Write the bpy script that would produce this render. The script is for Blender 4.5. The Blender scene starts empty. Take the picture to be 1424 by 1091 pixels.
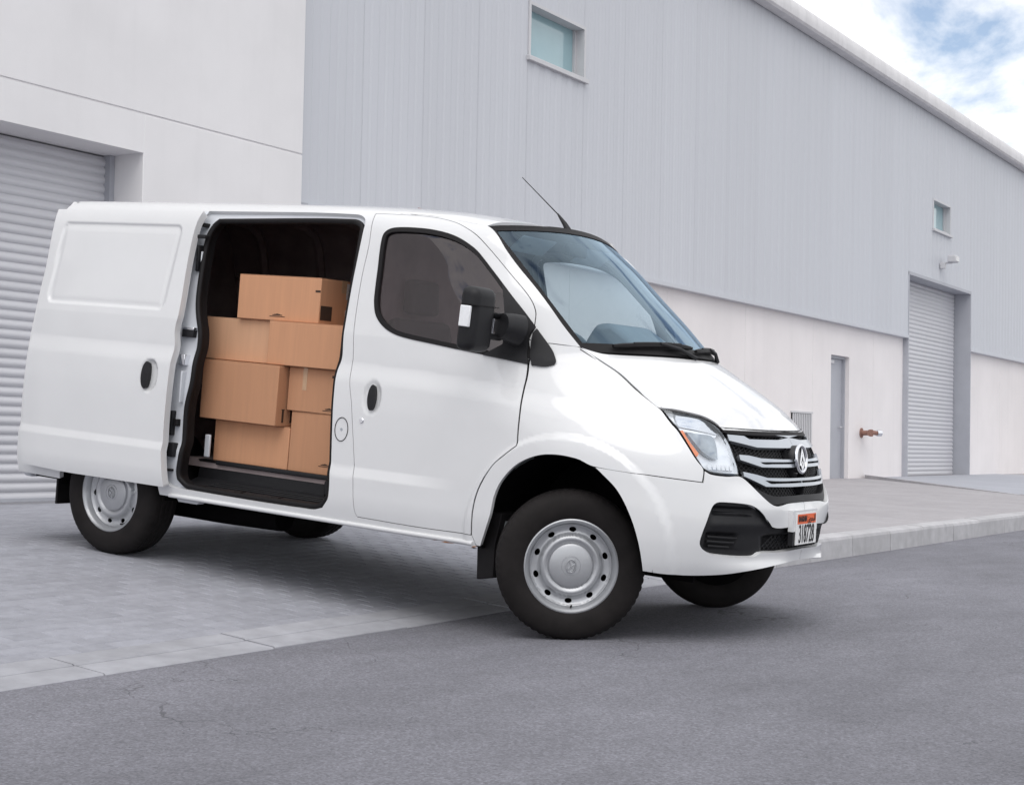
import bpy, bmesh, math, random
from mathutils import Vector, Matrix
from mathutils.geometry import delaunay_2d_cdt
import numpy as np
random.seed(7)
R = math.radians
scene = bpy.context.scene
COL = scene.collection

# ---------------------------------------------------------------- camera
cd = bpy.data.cameras.new('camera')
cam = bpy.data.objects.new('camera', cd); COL.objects.link(cam)
rx, up, bk = (0.53496, -0.84466, 0.01899), (-0.03764, -0.00138, 0.99929), (-0.84404, -0.5353, -0.03253)
cam.matrix_world = Matrix(((rx[0], up[0], bk[0], -6.44147), (rx[1], up[1], bk[1], -3.71959), (rx[2], up[2], bk[2], 0.94652), (0, 0, 0, 1)))
cd.sensor_fit = 'HORIZONTAL'; cd.sensor_width = 36; cd.lens = 53.57; cd.clip_end = 2000; cd.clip_start = 0.05
scene.camera = cam

# ---------------------------------------------------------------- sky, sun, exposure
SUN_EL, SUN_AZ = 58, 240            # azimuth measured clockwise from +Y
w = bpy.data.worlds.new('World'); scene.world = w; w.use_nodes = True
nt = w.node_tree; N = nt.nodes; L = nt.links; N.clear()
out = N.new('ShaderNodeOutputWorld'); bg = N.new('ShaderNodeBackground'); bg.inputs[1].default_value = 0.115
sky = N.new('ShaderNodeTexSky'); sky.sky_type = 'NISHITA'; sky.sun_disc = False
sky.sun_elevation = R(SUN_EL); sky.sun_rotation = R(SUN_AZ); sky.air_density = 1.0; sky.dust_density = 1.3; sky.ozone_density = 1.0
tc = N.new('ShaderNodeTexCoord')
n1 = N.new('ShaderNodeTexNoise'); n1.inputs['Scale'].default_value = 5.5; n1.inputs['Detail'].default_value = 9; n1.inputs['Roughness'].default_value = 0.58
n1.inputs['Distortion'].default_value = 0.25
mp = N.new('ShaderNodeMapping'); mp.inputs['Scale'].default_value = (1, 1, 1.9); mp.inputs['Location'].default_value = (0.13, 0.42, 0.28)
L.new(tc.outputs['Generated'], mp.inputs[0]); L.new(mp.outputs[0], n1.inputs['Vector'])
cr = N.new('ShaderNodeValToRGB'); cr.color_ramp.elements[0].position = 0.34; cr.color_ramp.elements[1].position = 0.455
cr.color_ramp.elements[0].color = (.12, .12, .12, 1)      # thin veil between the clouds
L.new(n1.outputs[0], cr.inputs[0])
n2 = N.new('ShaderNodeTexNoise'); n2.inputs['Scale'].default_value = 9; n2.inputs['Detail'].default_value = 6
L.new(mp.outputs[0], n2.inputs['Vector'])
cr2 = N.new('ShaderNodeValToRGB'); cr2.color_ramp.elements[0].position = 0.3; cr2.color_ramp.elements[1].position = 0.7
cr2.color_ramp.elements[0].color = (7.2, 7.3, 7.6, 1); cr2.color_ramp.elements[1].color = (8.6, 8.6, 8.6, 1)
L.new(n2.outputs[0], cr2.inputs[0])
mx = N.new('ShaderNodeMixRGB'); L.new(cr.outputs[0], mx.inputs[0]); L.new(sky.outputs[0], mx.inputs[1]); L.new(cr2.outputs[0], mx.inputs[2])
L.new(mx.outputs[0], bg.inputs[0]); L.new(bg.outputs[0], out.inputs[0])
sd = bpy.data.lights.new('sun', 'SUN'); sd.energy = 1.0; sd.angle = R(48); sd.color = (1, .965, .92)
sun = bpy.data.objects.new('sun', sd); COL.objects.link(sun)
_d = Vector((math.sin(R(SUN_AZ))*math.cos(R(SUN_EL)), math.cos(R(SUN_AZ))*math.cos(R(SUN_EL)), math.sin(R(SUN_EL))))
sun.rotation_euler = _d.to_track_quat('Z', 'Y').to_euler(); sun.location = (0, 0, 30)
vs = scene.view_settings
vs.view_transform = 'Standard'; vs.look = 'None'; vs.exposure = 0.43; vs.gamma = 1.0; vs.use_curve_mapping = False

# ---------------------------------------------------------------- materials
def M(name, col, rough=.5, metal=0., coat=0., var=0., vscale=3., vcol=None, bump=0., bscale=60., bdist=.004, spec=.5, stretch=None, isl=0., coords='Object', coat_rough=.04, detail=6):
    m = bpy.data.materials.new(name); m.use_nodes = True; t = m.node_tree; n = t.nodes; l = t.links
    b = n['Principled BSDF']; b.inputs['Roughness'].default_value = rough; b.inputs['Metallic'].default_value = metal
    b.inputs['Coat Weight'].default_value = coat; b.inputs['Coat Roughness'].default_value = coat_rough; b.inputs['Specular IOR Level'].default_value = spec
    c = (*col, 1); tcn = n.new('ShaderNodeTexCoord'); vec = tcn.outputs[coords]
    if stretch:
        mpn = n.new('ShaderNodeMapping'); mpn.inputs['Scale'].default_value = stretch; l.new(vec, mpn.inputs[0]); vec = mpn.outputs[0]
    nz = n.new('ShaderNodeTexNoise'); nz.inputs['Scale'].default_value = vscale; nz.inputs['Detail'].default_value = detail; nz.inputs['Roughness'].default_value = .6
    l.new(vec, nz.inputs['Vector'])
    rp = n.new('ShaderNodeValToRGB'); rp.color_ramp.elements[0].position = .32; rp.color_ramp.elements[1].position = .68
    lo = vcol if vcol else tuple(x*(1-var) for x in col); hi = tuple(min(1, x*(1+var*(.0 if vcol else 1))) for x in col)
    rp.color_ramp.elements[0].color = (*lo, 1); rp.color_ramp.elements[1].color = (*hi, 1)
    l.new(nz.outputs[0], rp.inputs[0]); cout = rp.outputs[0]
    if isl:
        g = n.new('ShaderNodeNewGeometry'); oi = n.new('ShaderNodeObjectInfo'); ad = n.new('ShaderNodeMath'); ad.operation = 'ADD'
        l.new(g.outputs['Random Per Island'], ad.inputs[0]); l.new(oi.outputs['Random'], ad.inputs[1])
        fr = n.new('ShaderNodeMath'); fr.operation = 'FRACT'; l.new(ad.outputs[0], fr.inputs[0])
        mr = n.new('ShaderNodeMapRange'); mr.inputs[3].default_value = 1-isl; mr.inputs[4].default_value = 1+isl; l.new(fr.outputs[0], mr.inputs[0])
        mu = n.new('ShaderNodeMixRGB'); mu.blend_type = 'MULTIPLY'; mu.inputs[0].default_value = 1; l.new(cout, mu.inputs[1]); l.new(mr.outputs[0], mu.inputs[2]); cout = mu.outputs[0]
    l.new(cout, b.inputs['Base Color'])
    rr = n.new('ShaderNodeMapRange'); rr.inputs[3].default_value = max(0, rough*.88); rr.inputs[4].default_value = min(1, rough*1.12); l.new(nz.outputs[0], rr.inputs[0]); l.new(rr.outputs[0], b.inputs['Roughness'])
    if bump:
        bn = n.new('ShaderNodeTexNoise'); bn.inputs['Scale'].default_value = bscale; bn.inputs['Detail'].default_value = 8; bn.inputs['Roughness'].default_value = .65
        l.new(vec if stretch else tcn.outputs[coords], bn.inputs['Vector'])
        bp = n.new('ShaderNodeBump'); bp.inputs['Strength'].default_value = bump; bp.inputs['Distance'].default_value = bdist
        l.new(bn.outputs[0], bp.inputs['Height']); l.new(bp.outputs[0], b.inputs['Normal'])
    m['out'] = 0
    return m
def GLASS(name, tint, refl=.06, gcol=(.9, .95, 1)):
    m = bpy.data.materials.new(name); m.use_nodes = True; t = m.node_tree; n = t.nodes; l = t.links; n.clear()
    o = n.new('ShaderNodeOutputMaterial'); mxs = n.new('ShaderNodeMixShader'); tr = n.new('ShaderNodeBsdfTransparent'); gl = n.new('ShaderNodeBsdfGlossy')
    tr.inputs[0].default_value = (*tint, 1); gl.inputs['Roughness'].default_value = .015; gl.inputs['Color'].default_value = (*gcol, 1)
    lw = n.new('ShaderNodeLayerWeight'); lw.inputs['Blend'].default_value = .5
    pw = n.new('ShaderNodeMath'); pw.operation = 'POWER'; pw.inputs[1].default_value = 4; l.new(lw.outputs['Facing'], pw.inputs[0])
    mr = n.new('ShaderNodeMapRange'); mr.inputs[3].default_value = refl; mr.inputs[4].default_value = 1; l.new(pw.outputs[0], mr.inputs[0])
    l.new(mr.outputs[0], mxs.inputs[0]); l.new(tr.outputs[0], mxs.inputs[1]); l.new(gl.outputs[0], mxs.inputs[2]); l.new(mxs.outputs[0], o.inputs[0])
    return m
PAINT = M('van_paint', (.69, .695, .705), .40, coat=1., var=.02, vscale=2.5)
JAMB = M('jamb_paint', (.60, .62, .66), .42, coat=.4, var=.04, vscale=6)
PLAST = M('black_plastic', (.013, .013, .015), .5, spec=.3, var=.15, vscale=30, bump=.15, bscale=400, bdist=.001)
RUBBER = M('rubber', (.008, .007, .008), .6, spec=.25, var=.2, vscale=20)
TYRE = M('tyre_rubber', (.014, .012, .012), .75, spec=.2, var=.3, vscale=9, bump=.2, bscale=120, bdist=.001)
STEEL = M('wheel_silver', (.46, .47, .49), .40, metal=.6, coat=.3, var=.06, vscale=8)
CHROME = M('chrome', (.78, .79, .82), .12, metal=1., var=.03)
SATIN = M('satin_trim', (.46, .49, .53), .30, metal=.75, coat=.4, var=.03)
DARK = M('dark_interior', (.34, .28, .28), .75, spec=.2, var=.2, vscale=5, bump=.1, bscale=80)
DARKER = M('underbody', (.006, .0055, .006), .9, spec=.05, var=.3, vscale=6)
CABIN = M('cabin_grey', (.16, .17, .18), .65, var=.12, vscale=9, bump=.1, bscale=200, bdist=.001)
DASH = M('dash_grey', (.30, .33, .36), .6, var=.08, vscale=9, bump=.1, bscale=200, bdist=.001)
SEATM = M('seat_fabric', (.07, .07, .075), .9, var=.2, vscale=40, bump=.2, bscale=300, bdist=.001)
WSGLASS = GLASS('windshield_glass', (.60, .70, .75), .07, (.62, .80, .95))
TINT = GLASS('tinted_glass', (.40, .335, .34), .085, (1, .92, .92))
CLEAR = GLASS('clear_glass', (.86, .9, .9), .05)
LENS = GLASS('lens_glass', (.93, .95, .97), .08)
AMBER = M('amber_lens', (.85, .22, .05), .25, coat=.8, var=.08, vscale=60)
LEDW = M('led_white', (.85, .86, .88), .2, coat=.6, var=.05, vscale=90)
CARDP = M('pale_cardboard', (.62, .36, .22), .85, var=.04, vscale=5, bump=.06, bscale=30, stretch=(7, 7, .5), bdist=.002)
CARD = M('cardboard', (.555, .285, .160), .85, var=.045, vscale=5, isl=.13, bump=.06, bscale=30, stretch=(7, 7, .5), bdist=.002)
INK = M('box_print', (.05, .028, .018), .8, var=.2, vscale=80)
TAPE = M('packing_tape', (.52, .33, .20), .25, coat=.3, var=.08, vscale=20)
PAPER = M('label_paper', (.52, .50, .50), .7, var=.25, vscale=120)
PLATEW = M('plate_white', (.80, .80, .80), .35, var=.03, vscale=30)
PLATEO = M('plate_orange', (.80, .13, .03), .4, var=.05, vscale=30)
PLATEK = M('plate_ink', (.012, .012, .014), .45, var=.1, vscale=50)
WALLW = M('stucco_white', (.765, .755, .765), .9, var=.035, vscale=.9, bump=.25, bscale=90, bdist=.003)
WALLC = M('lower_wall_cream', (.79, .755, .755), .9, var=.045, vscale=.6, bump=.2, bscale=60, bdist=.003)
CLAD = M('cladding_grey', (.545, .56, .60), .55, var=.02, vscale=1.4, stretch=(1, 1, .12), isl=.018)
EAVE = M('eave_flashing', (.66, .65, .66), .5, var=.08, vscale=3, stretch=(1, 1, .4))
SHUT = M('shutter_slat', (.55, .55, .58), .42, var=.05, vscale=2, stretch=(.3, 1, 3), isl=.025)
GREY = M('painted_grey', (.40, .41, .45), .5, var=.05, vscale=2)
WGLASS = M('window_teal', (.30, .45, .49), .08, var=.06, vscale=1.5, coat=.5)
FRAME = M('window_frame', (.56, .56, .58), .5, var=.04)
ASPH = M('asphalt', (.172, .172, .197), .9, var=.20, vscale=110, bump=.6, bscale=160, bdist=.006)
PAVER = M('paver', (.30, .305, .342), .85, var=.10, vscale=14, isl=.07, bump=.3, bscale=120, bdist=.003)
PAVER2 = M('pavement_tile', (.365, .35, .365), .88, var=.08, vscale=1.2, bump=.2, bscale=90, bdist=.003)
SAND = M('joint_sand', (.23, .23, .25), .95, var=.15, vscale=30, bump=.2, bscale=200)
KERBM = M('kerb_concrete', (.44, .435, .45), .88, var=.10, vscale=7, isl=.04, bump=.3, bscale=120, bdist=.003)
FLUSH = M('flush_kerb', (.33, .333, .362), .9, var=.12, vscale=7, isl=.05, bump=.3, bscale=120, bdist=.003)
RUST = M('rusty_metal', (.26, .14, .11), .8, var=.3, vscale=40)
LEAFM = M('dry_leaf', (.36, .15, .06), .8, var=.35, vscale=30)
SOIL = M('ground_far', (.32, .29, .26), .95, var=.2, vscale=.2)
# asphalt also gets large worn patches
def worn(m, scale, lo, hi):
    t = m.node_tree; n = t.nodes; l = t.links; b = n['Principled BSDF']; src = b.inputs['Base Color'].links[0].from_socket
    tcn = n.new('ShaderNodeTexCoord'); z = n.new('ShaderNodeTexNoise'); z.inputs['Scale'].default_value = scale; z.inputs['Detail'].default_value = 5; z.inputs['Roughness'].default_value = .55
    mpn = n.new('ShaderNodeMapping'); mpn.inputs['Scale'].default_value = (.45, 1, 1); l.new(tcn.outputs['Object'], mpn.inputs[0]); l.new(mpn.outputs[0], z.inputs['Vector'])
    mr = n.new('ShaderNodeMapRange'); mr.inputs[1].default_value = .3; mr.inputs[2].default_value = .7; mr.inputs[3].default_value = lo; mr.inputs[4].default_value = hi; l.new(z.outputs[0], mr.inputs[0])
    mu = n.new('ShaderNodeMixRGB'); mu.blend_type = 'MULTIPLY'; mu.inputs[0].default_value = 1; l.new(src, mu.inputs[1]); l.new(mr.outputs[0], mu.inputs[2]); l.new(mu.outputs[0], b.inputs['Base Color'])
worn(ASPH, .8, .80, 1.14); worn(ASPH, 4.5, .92, 1.08); worn(FLUSH, 2.5, .86, 1.08); worn(PAVER, .9, .92, 1.06); worn(WALLW, .35, .96, 1.02); worn(KERBM, 2.5, .9, 1.06)
def speckle(m, scale, amt):
    t = m.node_tree; n = t.nodes; l = t.links; b = n['Principled BSDF']; src = b.inputs['Base Color'].links[0].from_socket
    tcn = n.new('ShaderNodeTexCoord'); z = n.new('ShaderNodeTexVoronoi'); z.inputs['Scale'].default_value = scale; l.new(tcn.outputs['Object'], z.inputs['Vector'])
    mr = n.new('ShaderNodeMapRange'); mr.inputs[3].default_value = 1-amt; mr.inputs[4].default_value = 1+amt; l.new(z.outputs['Color'], mr.inputs[0])
    mu = n.new('ShaderNodeMixRGB'); mu.blend_type = 'MULTIPLY'; mu.inputs[0].default_value = 1; l.new(src, mu.inputs[1]); l.new(mr.outputs[0], mu.inputs[2]); l.new(mu.outputs[0], b.inputs['Base Color'])
speckle(ASPH, 120, .30); speckle(ASPH, 60, .12)
def cracks(m, scale, width, dark):
    t = m.node_tree; n = t.nodes; l = t.links; b = n['Principled BSDF']; src = b.inputs['Base Color'].links[0].from_socket
    tcn = n.new('ShaderNodeTexCoord'); nz = n.new('ShaderNodeTexNoise'); nz.inputs['Scale'].default_value = 3; nz.inputs['Detail'].default_value = 6; l.new(tcn.outputs['Object'], nz.inputs['Vector'])
    va = n.new('ShaderNodeVectorMath'); va.operation = 'MULTIPLY_ADD'; va.inputs[1].default_value = (.35, .35, .35); l.new(nz.outputs['Color'], va.inputs[0]); l.new(tcn.outputs['Object'], va.inputs[2])
    z = n.new('ShaderNodeTexVoronoi'); z.feature = 'DISTANCE_TO_EDGE'; z.inputs['Scale'].default_value = scale; l.new(va.outputs[0], z.inputs['Vector'])
    n3 = n.new('ShaderNodeTexNoise'); n3.inputs['Scale'].default_value = .9; n3.inputs['Detail'].default_value = 3; l.new(tcn.outputs['Object'], n3.inputs['Vector'])
    m3 = n.new('ShaderNodeMapRange'); m3.inputs[1].default_value = .52; m3.inputs[2].default_value = .66; m3.inputs[3].default_value = 0; m3.inputs[4].default_value = width; l.new(n3.outputs[0], m3.inputs[0])
    ls = n.new('ShaderNodeMath'); ls.operation = 'LESS_THAN'; l.new(z.outputs['Distance'], ls.inputs[0]); l.new(m3.outputs[0], ls.inputs[1])
    mr = n.new('ShaderNodeMapRange'); mr.inputs[3].default_value = 1; mr.inputs[4].default_value = dark; l.new(ls.outputs[0], mr.inputs[0])
    mu = n.new('ShaderNodeMixRGB'); mu.blend_type = 'MULTIPLY'; mu.inputs[0].default_value = 1; l.new(src, mu.inputs[1]); l.new(mr.outputs[0], mu.inputs[2]); l.new(mu.outputs[0], b.inputs['Base Color'])
cracks(ASPH, 1.3, .006, .6)
def brickify(m, sx, sy, mortar, dark):
    t = m.node_tree; n = t.nodes; l = t.links; b = n['Principled BSDF']; src = b.inputs['Base Color'].links[0].from_socket
    tcn = n.new('ShaderNodeTexCoord'); z = n.new('ShaderNodeTexBrick'); l.new(tcn.outputs['Object'], z.inputs['Vector']); z.inputs['Scale'].default_value = 1
    z.inputs['Brick Width'].default_value = sx; z.inputs['Row Height'].default_value = sy; z.inputs['Mortar Size'].default_value = mortar
    z.inputs['Color1'].default_value = (1, 1, 1, 1); z.inputs['Color2'].default_value = (.93, .93, .93, 1); z.inputs['Mortar'].default_value = (dark, dark, dark, 1)
    mu = n.new('ShaderNodeMixRGB'); mu.blend_type = 'MULTIPLY'; mu.inputs[0].default_value = 1; l.new(src, mu.inputs[1]); l.new(z.outputs[0], mu.inputs[2]); l.new(mu.outputs[0], b.inputs['Base Color'])
def streaks(m, amt, sx=2.2, sz=.12):
    t = m.node_tree; n = t.nodes; l = t.links; b = n['Principled BSDF']; src = b.inputs['Base Color'].links[0].from_socket
    tcn = n.new('ShaderNodeTexCoord'); mpn = n.new('ShaderNodeMapping'); mpn.inputs['Scale'].default_value = (sx, sx, sz); l.new(tcn.outputs['Object'], mpn.inputs[0])
    z = n.new('ShaderNodeTexNoise'); z.inputs['Scale'].default_value = 2; z.inputs['Detail'].default_value = 7; z.inputs['Roughness'].default_value = .62; l.new(mpn.outputs[0], z.inputs['Vector'])
    mr = n.new('ShaderNodeMapRange'); mr.inputs[1].default_value = .5; mr.inputs[2].default_value = .72; mr.inputs[3].default_value = 1; mr.inputs[4].default_value = 1-amt; l.new(z.outputs[0], mr.inputs[0])
    mu = n.new('ShaderNodeMixRGB'); mu.blend_type = 'MULTIPLY'; mu.inputs[0].default_value = 1; l.new(src, mu.inputs[1]); l.new(mr.outputs[0], mu.inputs[2]); l.new(mu.outputs[0], b.inputs['Base Color'])
streaks(WALLW, .025); streaks(WALLC, .03); streaks(CLAD, .025, 3); streaks(EAVE, .10, 3, .6); streaks(KERBM, .10, 4, 1.5)
brickify(PAVER2, .2, .1, .004, .75)
PAVER3 = PAVER2.copy(); PAVER3.name = 'driveway_tile'

# ---------------------------------------------------------------- mesh helpers
def tag(o, label=None, cat=None, group=None, kind=None):
    if label: o['label'] = label
    if cat: o['category'] = cat
    if group: o['group'] = group
    if kind: o['kind'] = kind
    return o
def empty(name, loc=(0, 0, 0)):
    o = bpy.data.objects.new(name, None); COL.objects.link(o); o.location = loc; o.empty_display_size = .2; return o
def mesh_obj(name, verts, faces, mat, parent=None, smooth=None, normals=None):
    me = bpy.data.meshes.new(name); me.from_pydata([tuple(v) for v in verts], [], faces); me.update()
    if smooth is not None:
        me.shade_smooth()
        if smooth > 0: me.set_sharp_from_angle(angle=R(smooth))
    if normals is not None:
        me.shade_smooth(); me.normals_split_custom_set_from_vertices(normals)
    me.materials.append(mat)
    o = bpy.data.objects.new(name, me); COL.objects.link(o); o.parent = parent
    return o
def inst(o, parent=None, loc=None, rot=None):
    c = o.copy(); COL.objects.link(c); c.parent = parent
    if loc is not None: c.location = loc
    if rot is not None: c.rotation_euler = rot
    return c
class MB:
    def __init__(s): s.v = []; s.f = []
    def add(s, v, f):
        o = len(s.v); s.v += [tuple(p) for p in v]; s.f += [tuple(i+o for i in q) for q in f]; return s
    def box(s, x0, x1, y0, y1, z0, z1, mtx=None):
        v = [(x, y, z) for z in (z0, z1) for y in (y0, y1) for x in (x0, x1)]
        if mtx: v = [mtx @ Vector(p) for p in v]
        return s.add(v, [(0, 2, 3, 1), (4, 5, 7, 6), (0, 1, 5, 4), (2, 6, 7, 3), (0, 4, 6, 2), (1, 3, 7, 5)])
    def lathe(s, prof, n=48, mtx=None, close=False, fn=None):
        # prof: (r, y) pairs turned about the Y axis
        v = []; f = []; m = len(prof)
        for i in range(n):
            a = 2*math.pi*i/n
            for k, (r, y) in enumerate(prof):
                if fn: r, y = fn(i, k, r, y)
                p = Vector((r*math.cos(a), y, r*math.sin(a))); v.append(mtx @ p if mtx else p)
        for i in range(n):
            j = (i+1) % n
            for k in range(m if close else m-1):
                q = (k+1) % m; f.append((i*m+k, i*m+q, j*m+q, j*m+k))
        return s.add(v, f)
    def tube(s, pts, r, n=8, caps=True, squash=1.):
        pts = [Vector(p) for p in pts]; rs = r if isinstance(r, (list, tuple)) else [r]*len(pts); v = []; f = []
        d0 = (pts[1]-pts[0]).normalized(); u = d0.orthogonal().normalized()
        for i, p in enumerate(pts):
            d = (pts[min(i+1, len(pts)-1)]-pts[max(i-1, 0)]).normalized(); u = (u-d*u.dot(d)).normalized(); w_ = d.cross(u)
            for k in range(n):
                a = 2*math.pi*k/n; v.append(p+(u*math.cos(a)+w_*math.sin(a)*squash)*rs[i])
        for i in range(len(pts)-1):
            for k in range(n):
                f.append((i*n+k, i*n+(k+1) % n, (i+1)*n+(k+1) % n, (i+1)*n+k))
        if caps: f.append(tuple(range(n-1, -1, -1))); f.append(tuple((len(pts)-1)*n+k for k in range(n)))
        return s.add(v, f)
    def prism(s, poly, a0, a1, axis):
        # poly: 2D outline; axis 0 -> (a, p, q), 1 -> (p, a, q), 2 -> (p, q, a)
        def P(p, a): return (a, p[0], p[1]) if axis == 0 else ((p[0], a, p[1]) if axis == 1 else (p[0], p[1], a))
        n = len(poly); v = [P(p, a0) for p in poly]+[P(p, a1) for p in poly]
        f = [tuple(range(n)), tuple(range(2*n-1, n-1, -1))]+[(i, i+n, (i+1) % n+n, (i+1) % n) for i in range(n)]
        return s.add(v, f)
    def build(s, name, mat, parent=None, smooth=None, bevel=0., seg=2):
        if bevel:
            me = bpy.data.meshes.new('t'); me.from_pydata(s.v, [], s.f); bm = bmesh.new(); bm.from_mesh(me); bpy.data.meshes.remove(me)
            bmesh.ops.remove_doubles(bm, verts=bm.verts, dist=1e-5); bmesh.ops.recalc_face_normals(bm, faces=bm.faces)
            keep_ = set(bm.faces); rb = bmesh.ops.bevel(bm, geom=[e for e in bm.edges if len(e.link_faces) == 2 and e.calc_face_angle(0) > .4], offset=bevel, segments=seg, affect='EDGES', profile=.5)
            nf_ = set(rb['faces'])
            for fc in bm.faces: fc.smooth = (fc in nf_) and smooth is not None
            me = bpy.data.meshes.new(name); bm.to_mesh(me); bm.free()
            me.materials.append(mat); o = bpy.data.objects.new(name, me); COL.objects.link(o); o.parent = parent; return o
        o = mesh_obj(name, s.v, s.f, mat, parent, None)
        bm = bmesh.new(); bm.from_mesh(o.data); bmesh.ops.recalc_face_normals(bm, faces=bm.faces); bm.to_mesh(o.data); bm.free()
        if smooth is not None: o.data.shade_smooth(); o.data.set_sharp_from_angle(angle=R(smooth))
        return o
def boxo(name, b, mat, parent=None, bevel=0.):
    m = MB(); m.box(*b); return m.build(name, mat, parent, 40 if bevel else None, bevel)
# ---------------------------------------------------------------- ground, road, kerbs, pavers
def sstep(a, b, x):
    t = min(1, max(0, (x-a)/(b-a))); return t*t*(3-2*t)
def lerp_tab(x, xs, ys): return float(np.interp(x, xs, ys))
def cross(x): return .011*min(max(x, 0), 1.75)
def z_drive(y): return lerp_tab(y, [.84, 3.09, 3.6, 5, 7.2], [0, .251, .295, .32, .335])
def z_walk(y): return lerp_tab(y, [.84, 1.02, 6.9, 7.2], [.18, .185, .335, .335])
def z_gnd(x, y):
    b = sstep(3.9, 5.3, x)
    return (1-b)*z_drive(y)+b*z_walk(y)+cross(x)
def sheet(name, xs, ys, zf, mat, parent=None, smooth=True):
    v = [(x, y, zf(x, y)) for y in ys for x in xs]; n = len(xs)
    f = [(j*n+i, j*n+i+1, (j+1)*n+i+1, (j+1)*n+i) for j in range(len(ys)-1) for i in range(n-1)]
    return mesh_obj(name, v, f, mat, parent)
g = sheet('ground', [-900, -100, 100, 900], [-900, -100, 100, 900], lambda x, y: -.16, SOIL); tag(g, kind='structure')
g = sheet('road', [-140, -40, -10, 0, .6, 1.2, 1.75, 8, 30, 80, 200], [-60, -20, -8, -4, -2, 0, .5, .86], lambda x, y: cross(x), ASPH); tag(g, kind='structure')
g = sheet('driveway', [-6.6, -3, 0, .6, 1.2, 1.75, 3, 3.9], [1.17, 2, 3.09, 3.35, 3.6, 5, 7.25], lambda x, y: z_drive(y)+cross(x)-.010, SAND); drive = tag(g, kind='structure')
g = sheet('driveway', [-60, -20, -6.6], [1.17, 3.09, 3.6, 5, 6.7], lambda x, y: z_drive(y), PAVER3); tag(g, kind='structure')
g = sheet('pavement', [3.9+.1*i for i in range(15)]+[6, 8, 12, 20, 40, 110], [1.015, 1.5, 2, 2.6, 3.09, 3.6, 5, 6.2, 7.2], z_gnd, PAVER2); walk = tag(g, kind='structure')
# pavers: stretcher rows parallel to the kerb
def paver_geo(x0, x1, y0, y1, ch=.006):
    def P(x, y, d): return (x, y, z_drive(y)+cross(x)+d)
    a, b, c, d = x0, x1, y0, y1
    v = [P(a, c, -.02), P(b, c, -.02), P(b, d, -.02), P(a, d, -.02), P(a, c, -.005), P(b, c, -.005), P(b, d, -.005), P(a, d, -.005),
         P(a+ch, c+ch, 0), P(b-ch, c+ch, 0), P(b-ch, d-ch, 0), P(a+ch, d-ch, 0)]
    f = [(8, 9, 10, 11)]+[(i, (i+1) % 4, 4+(i+1) % 4, 4+i) for i in range(4)]+[(4+i, 4+(i+1) % 4, 8+(i+1) % 4, 8+i) for i in range(4)]
    return v, f
rest = MB(); cand = []
CAM = Vector((-6.44147, -3.71959, .94652)); MI = cam.matrix_world.inverted()
yy = 1.185; row = 0
while yy+.1 < 6.66:
    xx = -6.4-(row % 2)*.1
    while xx < 3.88:
        x1 = min(xx+.1965, 3.895); j = random.uniform(-.0012, .0012)
        if x1-xx > .03: cand.append((xx, x1, yy+j, yy+.0965+j))
        xx += .2
    yy += .1; row += 1
def in_frame(c):
    p = MI @ Vector(((c[0]+c[1])/2, (c[2]+c[3])/2, z_drive(c[2])))
    if p.z > -.5: return None
    u = 53.57/36*p.x/-p.z; t = 53.57/36*p.y/-p.z
    return -p.z if abs(u) < .51 and abs(t) < .39 else None
seen = sorted([(d, c) for c in cand for d in [in_frame(c)] if d], key=lambda q: q[0])
single = set(c for d, c in seen[:300])
for c in cand:
    v, f = paver_geo(*c)
    if c in single: mesh_obj('paver', v, f, PAVER, drive)
    else: rest.add(v, f)
tag(mesh_obj('pavers', rest.v, rest.f, PAVER, drive), kind='stuff')
# flush kerb stones along the driveway
kerb = empty('kerb', (0, 0, 0)); tag(kerb, kind='structure')
def stone(x0, x1, y0, y1, prof, nx=2):
    # prof: list of (y, z-offset above local ground function), swept along x
    v = []; n = len(prof)
    for i in range(nx):
        x = x0+(x1-x0)*i/(nx-1)
        for (y, z) in prof: v.append((x, y, z(x) if callable(z) else z))
    f = [tuple(range(n-1, -1, -1)), tuple((nx-1)*n+k for k in range(n))]
    for i in range(nx-1):
        for k in range(n): f.append((i*n+k, i*n+(k+1) % n, (i+1)*n+(k+1) % n, (i+1)*n+k))
    return v, f
def addstone(x0, x1, prof, mat=None):
    m = MB(); v, f = stone(x0, x1, 0, 0, prof); m.add(v, f); return m.build('kerb_stone', mat or KERBM, kerb)
x = -9.2
while x < 3.8:
    x1 = min(x+1.0, 3.9); e = random.uniform(-.003, .003)
    for (ya, yb) in ((.84, 1.0105), (1.0175, 1.174)):
        addstone(x+.004, x1-.004, [(ya, lambda X, e=e: -.1), (yb, lambda X: -.1), (yb, lambda X, y=yb, e=e: z_drive(y)+cross(X)+.002+e), (yb-.006, lambda X, y=yb, e=e: z_drive(y)+cross(X)+.006+e), (ya+.008, lambda X, y=ya, e=e: z_drive(y)+cross(X)+.010+e), (ya, lambda X, y=ya, e=e: z_drive(y)+cross(X)+.004+e)], FLUSH)
    x += 1.0
x = 3.9
while x < 62:
    L_ = .7 if x < 5.29 else 1.0
    def zt(X): return z_gnd(X, .84)
    e = random.uniform(-.003, .003)
    addstone(x+.004, x+L_-.004, [(.84+e, lambda X: -.1), (1.02, lambda X: -.1), (1.02, lambda X, e=e: zt(X)+.012+e), (.875, lambda X, e=e: zt(X)+.006+e), (.855, lambda X, e=e: zt(X)-.004+e), (.845+e, lambda X, e=e: zt(X)-.028+e)])
    x += L_
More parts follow.
